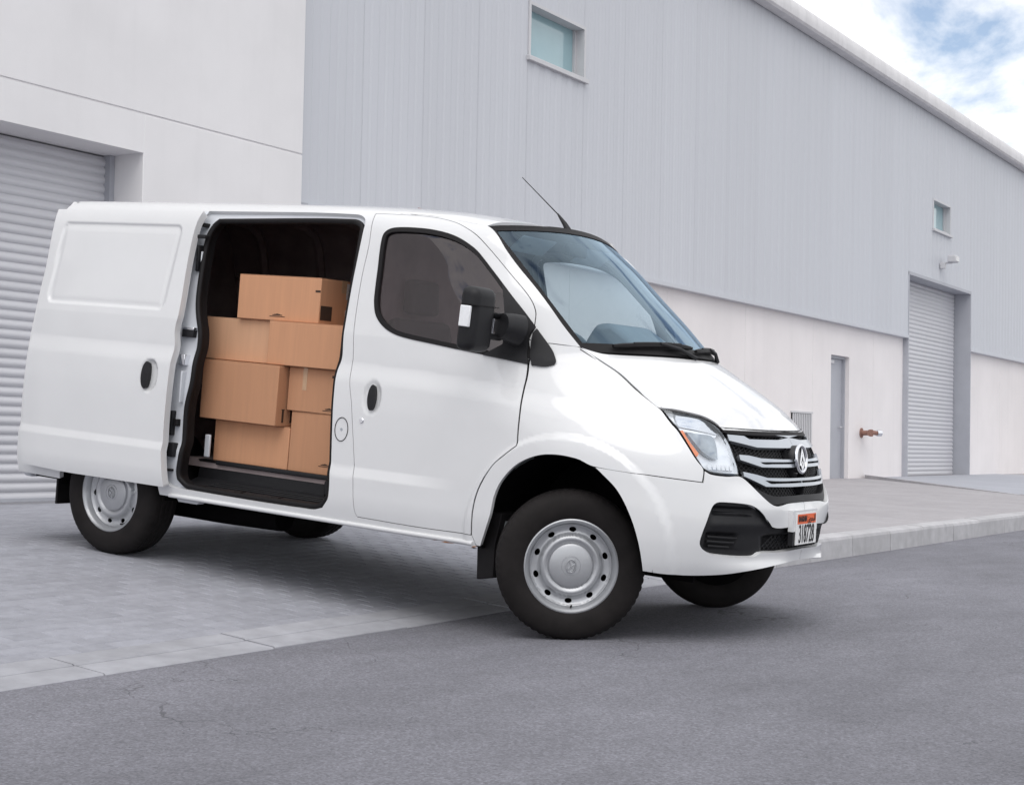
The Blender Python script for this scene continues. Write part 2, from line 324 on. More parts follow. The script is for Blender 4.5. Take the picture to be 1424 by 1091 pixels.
# second driveway in front of the far roller shutter, with its low edging
ys_ = [1.03, 2, 3, 4, 5, 6, 6.9]
v = []; f = []
for y in ys_:
    xl = 17.4+(23.9-17.4)*(y-1.03)/5.87; v += [(xl, y, z_walk(y)+cross(9)+.006), (34, y, z_walk(y)+cross(9)+.006)]
f = [(2*i, 2*i+1, 2*i+3, 2*i+2) for i in range(len(ys_)-1)]
g = mesh_obj('driveway', v, f, M('driveway_concrete', (.36, .37, .41), .9, var=.06, vscale=1, bump=.15, bscale=80)); tag(g, kind='structure')
m = MB(); v = []
for i in range(9):
    t = i/8; y = 6.85-(6.85-2.6)*t; x = 17.4+(23.9-17.4)*(y-1.03)/5.87; z = z_walk(y)+cross(9); h = .06*(1-t)**1.0+.004
    v += [(x-.12, y, z-.02), (x-.12, y, z+h), (x, y, z+h), (x, y, z-.02)]
fs = []
for i in range(8):
    for k in range(4): fs.append((i*4+k, i*4+(k+1) % 4, i*4+4+(k+1) % 4, i*4+4+k))
fs += [(0, 1, 2, 3), (35, 34, 33, 32)]
m.add(v, fs); m.build('edging', KERBM, walk)

# ---------------------------------------------------------------- white plastered building on the left
pb = empty('plaster_building', (1, 8, .3))
def B_(name, b, mat, par, bevel=0.):
    x0, x1, y0, y1, z0, z1 = b; o = par.location
    return boxo(name, (x0-o[0], x1-o[0], y0-o[1], y1-o[1], z0-o[2], z1-o[2]), mat, par, bevel)
B_('wall_panel', (-16, 5.735, 6.65, 7.3, 3.91, 9.2), WALLW, pb, .006)
B_('wall_panel', (3.5, 5.735, 6.65, 7.3, .1, 3.895), WALLW, pb, .006)
B_('wall_panel', (-16, 3.4999, 6.65, 7.3, 3.54, 3.895), WALLW, pb)
B_('wall_panel', (-16, -2.6, 6.65, 7.3, .1, 3.5399), WALLW, pb, .006)
B_('joint_backing', (-16, 5.725, 6.662, 7.25, 3.88, 3.92), WALLW, pb)
B_('rear_block', (-16, 5.70, 7.302, 20, .1, 9.1), WALLW, pb)
B_('shutter_guide', (3.44, 3.498, 7.02, 7.14, .3, 3.538), GREY, pb)
sh = B_('roller_shutter', (-2.6, 3.4, 7.12, 7.16, .3, 3.5), GREY, pb)
P_ = .0837; k = 0; z = .345
def slat_profile(p, rel=.015):
    # convex curtain slat: (y, z) outline
    o = []
    for i in range(7):
        a = i/6; o.append((7.095-rel*math.sin(math.pi*a)**.8, a*p*.80))
    o += [(7.10, p*.86), (7.10, p*1.0), (7.118, p*1.0), (7.118, 0)]
    return o
sm = None
while z+P_ < 3.54:
    if sm is None:
        m = MB(); m.prism([(y-7.1, q) for y, q in slat_profile(P_)], -2.6, 3.44, 0); so = m.build('slat', SHUT, sh, 50); sm = so
    else: so = inst(sm, sh)
    so.location = (0-1, 7.1-8, z-.3); z += P_
B_('bottom_bar', (-2.6, 3.44, 7.06, 7.118, .333, .372), GREY, pb)
tag(pb, 'white plastered building with a grey roller shutter behind the van', 'building')
g = sheet('threshold', [-3, 3.6], [6.655, 7.2], lambda x, y: z_drive(y)+.004, KERBM); tag(g, kind='structure')

# ---------------------------------------------------------------- metal clad warehouse on the right
wh = empty('metal_warehouse', (30, 8, .3))
ZC, YC, YL = 3.43, 6.80, 6.90
def lowwall(x0, x1, z0, z1): return B_('wall_panel', (x0, x1, YL, YL+.35, z0, z1), WALLC, wh)
SH0, SH1, SHT = 26.28, 31.05, 4.82
DR0, DR1, DRT = 21.87, 22.88, 2.77
xs_ = [5.74, 8.74, 11.74, 14.74, 17.74, 20.9, DR0]
for a, b in zip(xs_[:-1], xs_[1:]): lowwall(a+.003, b-.003, .1, 3.6)
lowwall(DR0-.003, DR1+.003, DRT, 3.6)
lowwall(DR1, 24.3, .1, 3.6); lowwall(24.306, SH0, .1, 3.6)
xx = SH1
while xx < 75: lowwall(xx+.003, xx+3.2, .1, 3.6); xx += 3.206
B_('wall_backing', (5.76, SH0-.05, YL+.352, YL+.5, .1, 8.6), GREY, wh); B_('wall_backing', (SH1+.05, 75, YL+.352, YL+.5, .1, 8.6), GREY, wh)
B_('wall_backing', (SH0-.05, SH1+.05, YL+.352, YL+.5, SHT+.02, 8.6), GREY, wh)
# corrugated sheets, cut round the windows and the shutter
WINS = [(10.38, 11.86, 6.0, 6.73), (27.95, 29.31, 6.0, 6.69)]
cuts = sorted([5.76, 10.38, 11.86, 27.95, 29.31, SH0, SH1, 74.5]); edges = []
for a, b in zip(cuts[:-1], cuts[1:]):
    n = max(1, round((b-a)/1.2)); edges += [a+(b-a)*i/n for i in range(n)]
edges.append(74.5)
def clad(x0, x1, z0, z1):
    n = max(1, round((x1-x0)/.3)); p = (x1-x0)/n; pts = []
    for i in range(n):
        o = x0+i*p; pts += [(o, 0), (o+.40*p, 0), (o+.50*p, -.010), (o+.88*p, -.010), (o+.98*p, 0)]
    pts.append((x1, 0)); q = []
    for z in (z0, z1): q += [(x-30, YC+y-8, z-.3) for x, y in pts]
    m_ = len(pts); fs = [(i, i+1, m_+i+1, m_+i) for i in range(m_-1)]
    # folded bottom edge
    q += [(x-30, YC+.05-8, z0-.3) for x, y in pts]; fs += [(2*m_+i, 2*m_+i+1, i+1, i) for i in range(m_-1)]
    return mesh_obj('cladding_sheet', q, fs, CLAD, wh)
for a, b in zip(edges[:-1], edges[1:]):
    mid = (a+b)/2; z0 = SHT if SH0 < mid < SH1 else ZC; seg = [(z0, 8.64)]
    for (w0, w1, wz0, wz1) in WINS:
        if w0 < mid < w1: seg = [(z0, wz0), (wz1, 8.64)]
    for s0, s1 in seg: clad(a+.001, b-.001, s0, s1)
for zz in (ZC,):
    B_('drip_flashing', (5.75, SH0-.02, YC-.036, YC+.12, zz-.05, zz+.012), CLAD, wh); B_('drip_flashing', (SH1+.02, 74.5, YC-.036, YC+.12, zz-.05, zz+.012), CLAD, wh)
B_('corner_trim', (5.742, 5.86, YC-.045, YC+.05, ZC, 8.6), CLAD, wh, .004)
B_('corner_bracket', (5.745, 5.95, YC-.06, YC+.05, ZC-.035, ZC-.001), GREY, wh)
m = MB(); m.prism([(YC-.02-8, 8.60-.3), (YC-.20-8, 8.60-.3), (YC-.235-8, 8.64-.3), (YC-.245-8, 8.72-.3), (YC-.235-8, 8.84-.3), (YC-.20-8, 8.92-.3), (YC-.12-8, 8.98-.3), (YC+.3-8, 9.05-.3), (YC+.3-8, 8.95-.3), (YC-.02-8, 8.75-.3)], 5.6-30, 75-30, 0)
m.build('eave', EAVE, wh, 25)
m = MB(); m.prism([(YC+.29-8, 8.6), (20-8, 11), (34-8, 8.6), (34-8, 8.3), (YC+.29-8, 8.3)], 5.8-30, 75-30, 0); m.build('roof', EAVE, wh)
for (w0, w1, wz0, wz1) in WINS:
    wn = B_('window', (w0+.02, w1-.02, YC+.15, YC+.17, wz0+.02, wz1-.02), WGLASS, wh)
    def fr(b, mt=FRAME):
        o = wh.location; return boxo('frame', (b[0]-o[0], b[1]-o[0], b[2]-o[1], b[3]-o[1], b[4]-o[2], b[5]-o[2]), mt, wn)
    d0, d1 = YC-.022, YC+.20
    fr((w0-.015, w0+.035, d0, d1, wz0-.03, wz1+.015)); fr((w1-.035, w1+.015, d0, d1, wz0-.03, wz1+.015))
    fr((w0+.036, w1-.036, d0, d1, wz1-.03, wz1+.015)); 
    o = wh.location
    boxo('sill', (w0-.05-o[0], w1+.05-o[0], d0-.04-o[1], d1-o[1], wz0-.05-o[2], wz0+.012-o[2]), FRAME, wn, .004)
    fr((w0+.036, w0+.075, YC+.11, YC+.149, wz0+.013, wz1-.031)); fr((w1-.075, w1-.036, YC+.11, YC+.149, wz0+.013, wz1-.031))
# far roller shutter
B_('shutter_reveal', (SH1-.001, SH1+.05, YC-.02, YL+.5, .1, SHT+.02), GREY, wh); B_('shutter_reveal', (SH0-.05, SH0+.001, YC-.02, YL+.5, .1, SHT+.02), GREY, wh)
B_('shutter_lintel', (SH0-.05, SH1+.05, YC-.022, YL+.5, SHT-.04, SHT+.03), GREY, wh)
s2 = B_('roller_shutter', (SH0, SH1, YL+.30, YL+.34, .3, SHT-.03), GREY, wh)
z = .36; sm = None; P2 = .0985
while z+P2 < SHT-.02:
    if sm is None:
        m = MB(); m.prism([(y-7.1, q*1.0) for y, q in slat_profile(P2, .011)], SH0+.06-30, SH1-.06-30, 0); so = m.build('slat', SHUT, s2, 50); sm = so
    else: so = inst(sm, s2)
    so.location = (0, YL+.285-8, z-.3); z += P2
# personnel door
dr = B_('door', (DR0+.04, DR1-.04, YL+.14, YL+.19, .345, DRT-.05), GREY, wh)
o = wh.location
for b in ((DR0, DR0+.045, YL+.08, YL+.22, .34, DRT), (DR1-.045, DR1, YL+.08, YL+.22, .34, DRT), (DR0+.046, DR1-.046, YL+.08, YL+.22, DRT-.05, DRT)):
    boxo('door_frame', (b[0]-o[0], b[1]-o[0], b[2]-o[1], b[3]-o[1], b[4]-o[2], b[5]-o[2]), GREY, dr)
boxo('door_closer', (DR0+.1-o[0], DR0+.4-o[0], YL+.08-o[1], YL+.14-o[1], DRT-.16-o[2], DRT-.09-o[2]), FRAME, dr, .01)
m = MB(); m.tube([(DR1-.14-o[0], YL+.145-o[1], 1.37-o[2]), (DR1-.14-o[0], YL+.09-o[1], 1.37-o[2]), (DR1-.27-o[0], YL+.09-o[1], 1.37-o[2])], .011); m.build('handle', FRAME, dr, 40)
B_('wall_panel', (DR0, DR1, YL+.2, YL+.35, .1, DRT), GREY, wh)
# louvred vent
vt = B_('vent', (19.85, 20.82, YL-.012, YL-.002, 1.0, 1.61), DARKER, wh)
for i in range(11):
    x = 19.88+i*.088; boxo('louvre', (x-o[0], x+.045-o[0], YL-.035-o[1], YL-.012-o[1], 1.02-o[2], 1.58-o[2]), FRAME, vt)
for b in ((19.82, 20.85, 1.585, 1.62), (19.82, 20.85, .98, 1.015)): boxo('vent_frame', (b[0]-o[0], b[1]-o[0], YL-.04-o[1], YL-.003-o[1], b[2]-o[2], b[3]-o[2]), FRAME, vt)
B_('gable_wall', (74.4, 74.6, YL+.5, 33, .1, 8.9), GREY, wh); B_('rear_wall', (5.8, 74.4, 33, 33.2, .1, 8.9), GREY, wh)
tag(wh, 'long grey corrugated metal warehouse with cream lower wall and far roller shutter', 'warehouse')
# floodlight above the far shutter
fl = empty('wall_lamp', (28.65, YC-.04, 5.30)); fl.scale = (.72, .72, .72)
boxo('bracket', (-.05, .05, -.30, .03, -.05, .0), FRAME, fl, .006)
boxo('housing', (-.20, .20, -.46, -.20, -.02, .20), FRAME, fl, .03)
boxo('lamp_glass', (-.17, .17, -.475, -.455, .01, .17), M('lamp_glass', (.6, .6, .6), .15, var=.05), fl)
boxo('junction_box', (-.22, -.06, -.12, .03, -.22, -.04), FRAME, fl, .012)
tag(fl, 'small white floodlight bracketed to the cladding above the far shutter', 'wall lamp')
# breeching inlet on the lower wall
hy = empty('fire_inlet', (23.62, YL, 1.27)); hy.scale = (.85, .85, .85)
m = MB(); m.lathe([(0, -.28), (.085, -.28), (.085, -.22), (.06, -.2), (.06, 0), (0, 0)], 20, Matrix.Rotation(0, 4, 'Z')); m.build('pipe', RUST, hy, 40)
for dx in (-.26, .24):
    m = MB(); m.tube([(0, -.2, 0), (dx*.6, -.26, .01), (dx, -.30, .0)], [.06, .055, .05], 14); m.build('branch', RUST, hy, 40)
    m = MB(); m.tube([(dx, -.30, 0), (dx*1.12, -.32, 0), (dx*1.45, -.36, 0)], [.075, .08, .075], 16); m.build('cap', RUST if dx < 0 else CHROME, hy, 40)
m = MB(); m.lathe([(0, -.02), (.12, -.02), (.12, .001), (0, .001)], 20); m.build('wall_flange', RUST, hy, 40)
tag(hy, 'rusty twin fire hose inlet fixed to the cream wall beside the grey door', 'hose inlet')
# dry leaves under the far side of the van
lm = MB(); lm.add([(0, 0, 0), (.05, .018, .006), (.10, 0, .012), (.05, -.018, .004), (.05, 0, .010)], [(0, 4, 1), (1, 4, 2), (2, 4, 3), (3, 4, 0)])
first = None
for i, (x, y) in enumerate([(2.62, 2.68), (2.66, 2.52), (2.70, 2.38), (2.60, 2.60), (2.72, 2.26)]):
    if first is None: q = lm.build('dry_leaf', LEAFM); first = q
    else: q = inst(first)
    q.location = (x, y, z_gnd(x, y)+.003); q.rotation_euler = (.05, .09, i*1.9); q.scale = (1.2, 1.2, 1.2)
    tag(q, 'curled brown dry leaf on the pavers beneath the van', 'leaf', 'dry leaves under the van')
# ---------------------------------------------------------------- surface patches
def densify(poly, step, closed=True, corner=42):
    # rounded through the given points (Catmull-Rom), corners sharper than `corner` degrees kept
    P = [Vector(p) for p in poly]; n = len(P); out = []
    def sharp(i):
        if not closed and i in (0, n-1): return True
        a = P[i]-P[i-1]; b = P[(i+1) % n]-P[i]
        return a.length < 1e-9 or b.length < 1e-9 or a.angle(b) > R(corner)
    sh_ = [sharp(i) for i in range(n)]
    for i in range(n if closed else n-1):
        a, b = P[i], P[(i+1) % n]; k = max(1, int(math.ceil((b-a).length/step)))
        L_ = (b-a).length
        ta = Vector((0, 0)) if sh_[i] else (b-P[i-1]).normalized()*L_
        tb = Vector((0, 0)) if sh_[(i+1) % n] else (P[(i+2) % n]-a).normalized()*L_
        if sh_[i]: ta = (b-a)
        if sh_[(i+1) % n]: tb = (b-a)
        for j in range(k):
            t = j/k; out.append(a*(2*t**3-3*t*t+1)+ta*(t**3-2*t*t+t)+b*(-2*t**3+3*t*t)+tb*(t**3-t*t))
    if not closed: out.append(P[-1])
    return [(p.x, p.y) for p in out]
def area2(p): return sum(p[i-1][0]*p[i][1]-p[i][0]*p[i-1][1] for i in range(len(p)))/2
def inset(poly, d):
    if area2(poly) < 0: poly = poly[::-1]
    n = len(poly); out = []
    for i in range(n):
        a, b, c = Vector(poly[i-1]), Vector(poly[i]), Vector(poly[(i+1) % n])
        e1 = (b-a); e2 = (c-b)
        if e1.length < 1e-9: e1 = e2
        if e2.length < 1e-9: e2 = e1
        e1.normalize(); e2.normalize(); n1 = Vector((-e1.y, e1.x)); n2 = Vector((-e2.y, e2.x)); m = n1+n2
        if m.length < 1e-6: m = n1
        m.normalize(); k = d/max(.35, m.dot(n1)); out.append(tuple(b+m*k))
    return out
def inside(pts, loops):
    r = np.zeros(len(pts), bool); x, y = pts[:, 0], pts[:, 1]
    for lp in loops:
        q = np.array(lp); a = q; b = np.roll(q, -1, 0)
        for (x0, y0), (x1, y1) in zip(a, b):
            if y0 == y1: continue
            c = ((y0 > y) != (y1 > y)); r ^= c & (x < (x1-x0)*(y-y0)/(y1-y0)+x0)
    return r
def patch(name, poly, surf, mat, parent, holes=(), step=.03, thick=.015, mirror=False, both=False, gap=0., smooth_poly=True, flip=False, rim=0., bstep=None):
    bs = bstep or step*.7
    P0 = densify(poly, bs) if smooth_poly else densify(poly, bs, corner=0)
    if area2(P0) < 0: P0 = P0[::-1]
    H = []
    for h in holes:
        q = densify(h, bs)
        if area2(q) < 0: q = q[::-1]
        if gap: q = inset(q, -gap)
        H.append(q)
    if gap: P0 = inset(P0, gap)
    loops = [P0]+H
    bp = np.array([p for lp in loops for p in lp])
    lo, hi = np.array(P0).min(0), np.array(P0).max(0)
    gx, gy = np.meshgrid(np.arange(lo[0]+step*.37, hi[0], step), np.arange(lo[1]+step*.41, hi[1], step))
    gp = np.c_[gx.ravel(), gy.ravel()]
    if len(gp):
        gp = gp[inside(gp, loops)]
        if len(gp):
            keep = np.ones(len(gp), bool)
            for i in range(0, len(bp), 200):
                d = ((gp[:, None, :]-bp[None, i:i+200, :])**2).sum(2).min(1); keep &= d > (step*.42)**2
            gp = gp[keep]
    pts = np.vstack([bp, gp]) if len(gp) else bp
    ed = []; o = 0
    for lp in loops:
        n = len(lp); ed += [(o+i, o+(i+1) % n) for i in range(n)]; o += n
    V2, E2, F2, ov, oe, of = delaunay_2d_cdt([Vector(p) for p in pts], ed, [], 0, 1e-7)
    V2 = np.array([(p.x, p.y) for p in V2]); T = np.array([t for t in F2 if len(t) == 3])
    cen = V2[T].mean(1); T = T[inside(cen, loops)]
    a, b, c = V2[T[:, 0]], V2[T[:, 1]], V2[T[:, 2]]
    cr_ = (b[:, 0]-a[:, 0])*(c[:, 1]-a[:, 1])-(b[:, 1]-a[:, 1])*(c[:, 0]-a[:, 0]); T = T[np.abs(cr_) > 1e-10]; cr_ = cr_[np.abs(cr_) > 1e-10]
    T = [tuple(t) if s > 0 else tuple(t[::-1]) for t, s in zip(T.tolist(), cr_)]
    used = sorted(set(i for t in T for i in t)); mp_ = {i: k for k, i in enumerate(used)}
    V = []; NR = []; h = 8e-4
    for i in used:
        u, v = V2[i]; p = Vector(surf(u, v)); du = Vector(surf(u+h, v))-Vector(surf(u-h, v)); dv = Vector(surf(u, v+h))-Vector(surf(u, v-h))
        nn = du.cross(dv); nn = nn.normalized() if nn.length > 1e-12 else Vector((0, -1, 0))
        if flip: nn = -nn
        V.append(p); NR.append(nn)
    F = [tuple(mp_[i] for i in (t if not flip else t[::-1])) for t in T]
    if thick:
        cnt = {}
        for t in F:
            for i in range(3):
                e = (t[i], t[(i+1) % 3]); cnt[e] = 1
        bd = [e for e in cnt if (e[1], e[0]) not in cnt]
        k0 = {}; k1 = {}
        for e in bd:
            for i in e:
                if i not in k0:
                    k0[i] = len(V); V.append(V[i].copy()); NR.append(Vector((0, 0, 0)))
                    k1[i] = len(V); V.append(V[i]-NR[i]*thick); NR.append(Vector((0, 0, 0)))
        for a_, b_ in bd: F.append((k0[b_], k0[a_], k1[a_], k1[b_]))
    if mirror or both:
        V2_ = [Vector((p.x, -p.y, p.z)) for p in V]; N2_ = [Vector((q.x, -q.y, q.z)) for q in NR]; F2_ = [tuple(reversed(t)) for t in F]
        if mirror: V, NR, F = V2_, N2_, F2_
        else: o = len(V); V = V+V2_; NR = NR+N2_; F = F+[tuple(i+o for i in t) for t in F2_]
    return mesh_obj(name, V, F, mat, parent, 0, NR)

# ---------------------------------------------------------------- the van: body surface S(t, v); t runs along the side and round the nose, v upwards
def pchip(xs,ys):
    n=len(xs);h=[xs[i+1]-xs[i] for i in range(n-1)];d=[(ys[i+1]-ys[i])/h[i] for i in range(n-1)]
    m=[0.]*n;m[0]=d[0];m[-1]=d[-1]
    for i in range(1,n-1):
        if d[i-1]*d[i]<=0:m[i]=0.
        else:
            a=2*h[i]+h[i-1];b=h[i]+2*h[i-1];m[i]=(a+b)/(a/d[i-1]+b/d[i])
    def f(x):
        if x<=xs[0]:return ys[0]+m[0]*(x-xs[0])
        if x>=xs[-1]:return ys[-1]+m[-1]*(x-xs[-1])
        lo,hi=0,n-1
        while hi-lo>1:
            k=(lo+hi)//2
            if xs[k]<=x:lo=k
            else:hi=k
        H=h[lo];t=(x-xs[lo])/H
        return ys[lo]*(1+2*t)*(1-t)**2+m[lo]*H*t*(1-t)**2+ys[lo+1]*t*t*(3-2*t)+m[lo+1]*H*t*t*(t-1)
    return f
def sstep(a,b,x):
    t=min(1,max(0,(x-a)/(b-a)));return t*t*(3-2*t)
# v -> (w,z)
PV=[(.22,.885,.22),(.30,.935,.30),(.42,.975,.42),(.56,.990,.56),(.80,.990,.80),(.98,.987,.98),(1.1,.979,1.1),(1.25,.961,1.25),(1.35,.943,1.35),(1.5,.911,1.5),(1.75,.855,1.75),(1.90,.820,1.90),(1.97,.798,1.97),(2.03,.765,2.03),(2.09,.713,2.075),(2.16,.642,2.100),(2.40,.40,2.128),(2.80,0,2.138)]
wf=pchip([a[0] for a in PV],[a[1] for a in PV]);zf=pchip([a[0] for a in PV],[a[2] for a in PV])
xsf=pchip([.2,.9,1.1,1.4,1.7,2.0,2.8],[2.75,2.70,2.45,2.0,2.0,2.0,2.0])
xnf=pchip([.25,.36,.45,.60,.80,.95,1.05,1.4,1.7,2.0,2.8],[3.78,3.86,3.90,3.92,3.88,3.84,3.78,3.6,3.4,3.2,3.2])
nf=pchip([.25,.8,1.05,1.4,2.8],[2.6,2.6,2.4,2.2,2.2])
dropf=pchip([-1,1.2,1.6,2.0,2.3,2.6,3.],[0,0,-.006,-.025,-.058,-.11,-.2])
vcf=pchip([-1,.5,1.7,2.18,2.63,2.92,3.22,3.6],[1.257,1.248,1.244,1.23,1.202,1.166,1.127,1.09])
AX,AZ=3.05,.45
def S(t,v,off=0.):
    w=wf(v);z=zf(v);xs=xsf(v);xn=xnf(v);n=nf(v)
    # lower ledge, fading before the front arch
    g=(1-sstep(2.10,2.46,t))
    w=w+.016*g*min(1,max(0,(.706-v)/.052))*sstep(.25,.50,v)
    d=v-vcf(t)
    if -.11<d<.15 and t<3.4:
        w+=-.016*(1-sstep(2.75,3.3,t))*(1-d/.15 if d>0 else sstep(-.11,0,d))
    w+=off
    # rear taper
    if t<0: w-=.018*(t*t)/.7
    if t<=xs:
        x=t;y=-w
    else:
        ph=(t-xs)/.95
        s=math.sin(ph);c=math.cos(ph);a=xn+off-xs
        r=((abs(s)/a)**n+(abs(c)/max(w,1e-3))**n)**(-1/n)
        x=xs+r*s;y=-r*c
    # arch flare
    d=math.hypot(x-AX,z-AZ)
    if v<1.2 and t<3.9 and t>2.2:
        k=.020*(1-sstep(.512,.545,d))
        y-=k
    z+=dropf(x)*sstep(1.55,2.0,v)
    return (x,y,z)
def TM(v): return xsf(v)+.95*math.pi/2

SLIDE=[(0.452,2.036),(0.443,1.948),(0.449,1.752),(0.478,1.432),(0.47,1.34),(0.486,1.251),(0.491,1.044),(0.495,0.713),(0.53,0.453),(-0.02,0.452),(-0.304,0.452),(-0.661,0.465),(-0.681,0.599),(-0.692,0.715),(-0.704,0.982),(-0.713,1.174),(-0.715,1.258),(-0.704,1.409),(-0.758,1.953),(-0.776,2.025)] 
INSET=[(-0.647,1.94),(-0.174,1.948),(0.279,1.952),(0.321,1.94),(0.357,1.903),(0.359,1.684),(0.349,1.484),(0.324,1.446),(0.289,1.438),(-0.126,1.442),(-0.565,1.446),(-0.612,1.467),(-0.629,1.52),(-0.66,1.716),(-0.678,1.884),(-0.677,1.924)] 
HANDLE_R=[(0.309,1.143),(0.353,1.142),(0.391,1.113),(0.388,1.063),(0.4,1.028),(0.374,0.997),(0.331,0.994),(0.282,1.023),(0.267,1.072),(0.276,1.123)] 
OPEN=[(0.491,1.949),(0.525,1.983),(1.496,2.003),(1.549,1.987),(1.571,1.961),(1.594,1.654),(1.613,1.357),(1.616,1.268),(1.609,1.198),(1.637,0.74),(1.652,0.537),(1.609,0.482),(1.533,0.461),(0.633,0.465),(0.563,0.504),(0.554,0.545),(0.567,0.693),(0.563,0.913),(0.585,1.05),(0.582,1.198),(0.577,1.33),(0.515,1.494),(0.486,1.662),(0.469,1.871)] 
DOOR=[(1.618,2.065),(1.754,2.069),(1.977,2.074),(2.179,2.06),(2.294,2.032),(2.397,1.988),(2.509,1.9),(2.604,1.781),(2.669,1.662),(2.695,1.577),(2.694,1.524),(2.687,1.476),(2.667,1.436),(2.67,1.367),(2.696,1.308),(2.731,1.223),(2.769,1.047),(2.787,0.909),(2.727,0.856),(2.666,0.798),(2.603,0.687),(2.578,0.59),(2.572,0.442),(2.277,0.438),(1.851,0.443),(1.833,0.475),(1.805,0.695),(1.748,1.022),(1.72,1.124),(1.702,1.238),(1.704,1.259),(1.676,1.459),(1.664,1.588),(1.656,1.72),(1.654,1.893)] 
WIN=[(1.741,1.947),(1.761,1.969),(1.796,1.982),(1.894,1.991),(2.032,1.993),(2.191,1.983),(2.293,1.96),(2.389,1.912),(2.499,1.793),(2.609,1.619),(2.69,1.498),(2.666,1.427),(2.691,1.317),(2.476,1.343),(2.19,1.377),(2.024,1.397),(1.942,1.415),(1.872,1.447),(1.813,1.499),(1.783,1.566),(1.77,1.64),(1.758,1.745),(1.739,1.898)] 
HANDLE_D=[(1.845,1.142),(1.87,1.144),(1.907,1.123),(1.922,1.088),(1.923,1.047),(1.905,1.012),(1.875,0.999),(1.856,1.01),(1.844,1.071)] 
LOCK=[(1.828,0.946)] 
FUEL=[(1.7,0.888)] 
ARCH=[(2.625,0.406),(2.679,0.55),(2.699,0.656),(2.746,0.739),(2.819,0.819),(2.912,0.871),(3.004,0.886),(3.102,0.877),(3.198,0.828),(3.274,0.752),(3.334,0.644),(3.377,0.519),(3.413,0.376)] 
HOODL=[(2.855,1.414),(2.926,1.358),(3.021,1.301),(3.134,1.234),(3.291,1.151)] 
FTOP=[(2.747,1.422),(2.799,1.419),(2.852,1.416)] 
SAIL=[(2.693,1.494),(2.734,1.427),(2.769,1.362),(2.785,1.333),(2.789,1.313),(2.762,1.305),(2.703,1.306)] 
SEAM=[(3.169,0.849),(3.436,0.829),(3.467,0.827),(3.597,0.817),(3.598,0.879)] 
HL=[(3.297,1.148),(3.326,1.129),(3.384,1.084),(3.434,1.049),(3.513,0.981),(3.576,0.914),(3.599,0.882),(3.622,0.866),(3.653,0.86),(3.695,0.857),(3.758,0.857),(3.748,0.909),(3.701,0.979),(3.652,1.023),(3.606,1.056),(3.556,1.086),(3.507,1.108),(3.457,1.124),(3.39,1.136),(3.333,1.144)] 
HL_AMBER=[(3.438,1.051),(3.451,1.053),(3.517,0.997),(3.571,0.952),(3.57,0.938),(3.56,0.939),(3.511,0.985)] 
HL_TOP=[(3.378,1.12),(3.439,1.116),(3.496,1.105),(3.547,1.083),(3.599,1.051),(3.595,1.043),(3.548,1.051),(3.489,1.06),(3.433,1.069),(3.404,1.094)] 
HL_MID=[(3.472,1.045),(3.515,1.042),(3.58,1.034),(3.633,0.983),(3.662,0.931),(3.636,0.933),(3.577,0.964),(3.528,1.002)] 
HL_BOT=[(3.615,0.907),(3.666,0.907),(3.741,0.901),(3.748,0.875),(3.688,0.876),(3.631,0.88)] 
GRILLE_L=[(3.606,1.059),(3.66,1.019),(3.709,0.971),(3.756,0.886),(3.771,0.856),(3.92,0.733)] 
GRILLE_BOT=[(3.92,0.733),(4.143,0.735),(4.377,0.746)] 
GRILLE_TOP=[(3.606,1.059),(3.706,1.057),(3.931,1.057),(4.346,1.048)] 
BAR1_T=[(3.629,1.049),(3.707,1.047),(3.745,1.033),(3.915,1.034)] 
BAR1_B=[(3.658,1.022),(3.814,0.996),(4.014,0.996)] 
BAR2_T=[(3.737,0.959),(3.789,0.957),(3.862,0.946),(4.025,0.942)] 
BAR2_B=[(3.753,0.935),(3.878,0.904),(4.042,0.903)] 
BAR3_T=[(3.771,0.88),(3.838,0.869),(3.909,0.854),(4.164,0.85),(4.377,0.853)] 
BAR3_B=[(3.777,0.859),(3.899,0.812),(4.144,0.808),(4.365,0.814)] 
FOG=[(3.638,0.695),(3.65,0.721),(3.669,0.731),(3.769,0.729),(3.815,0.718),(3.863,0.684),(3.935,0.616),(4.096,0.614)] 
FOGB=[(3.891,0.494),(3.86,0.474),(3.672,0.482),(3.627,0.504),(3.608,0.532),(3.613,0.586),(3.623,0.63)] 
MESH_L=[(3.891,0.494),(3.926,0.548),(3.967,0.574),(4.105,0.572)] 
LIPTOP=[(3.891,0.494),(4.026,0.493),(4.155,0.499)] 
BBOT=[(3.404,0.383),(3.485,0.378),(3.589,0.374),(3.728,0.387),(3.829,0.407),(3.928,0.423),(3.947,0.432),(4.226,0.447)] 
FOGSLAT=[(3.651,0.696),(3.835,0.69),(3.645,0.659),(3.849,0.647),(3.641,0.577),(3.777,0.577),(3.639,0.552),(3.765,0.538),(3.648,0.524),(3.739,0.515)] 

def TMx(v): return TM(v)
def invS(x, y, t=2.3, v=2.3):
    for _ in range(30):
        p = S(t, v); e = (p[0]-x, p[1]-y); h = 1e-4; a = S(t+h, v); b = S(t, v+h)
        j = ((a[0]-p[0])/h, (b[0]-p[0])/h, (a[1]-p[1])/h, (b[1]-p[1])/h); dt = j[0]*j[3]-j[1]*j[2]
        if abs(dt) < 1e-9: break
        t -= max(-.1, min(.1, (j[3]*e[0]-j[1]*e[1])/dt)); v -= max(-.1, min(.1, (-j[2]*e[0]+j[0]*e[1])/dt)); v = min(v, 2.799)
    return t, v
van = empty('delivery_van', (0, 0, 0))
van.matrix_world = Matrix(((.00573, .99992, -.01086, .83219), (-.99669, .00483, -.08109, 3.09386), (-.08103, .01128, .99665, .2608), (0, 0, 0, 1)))
tag(van, 'white panel van with its side door slid open, full of boxes', 'van')
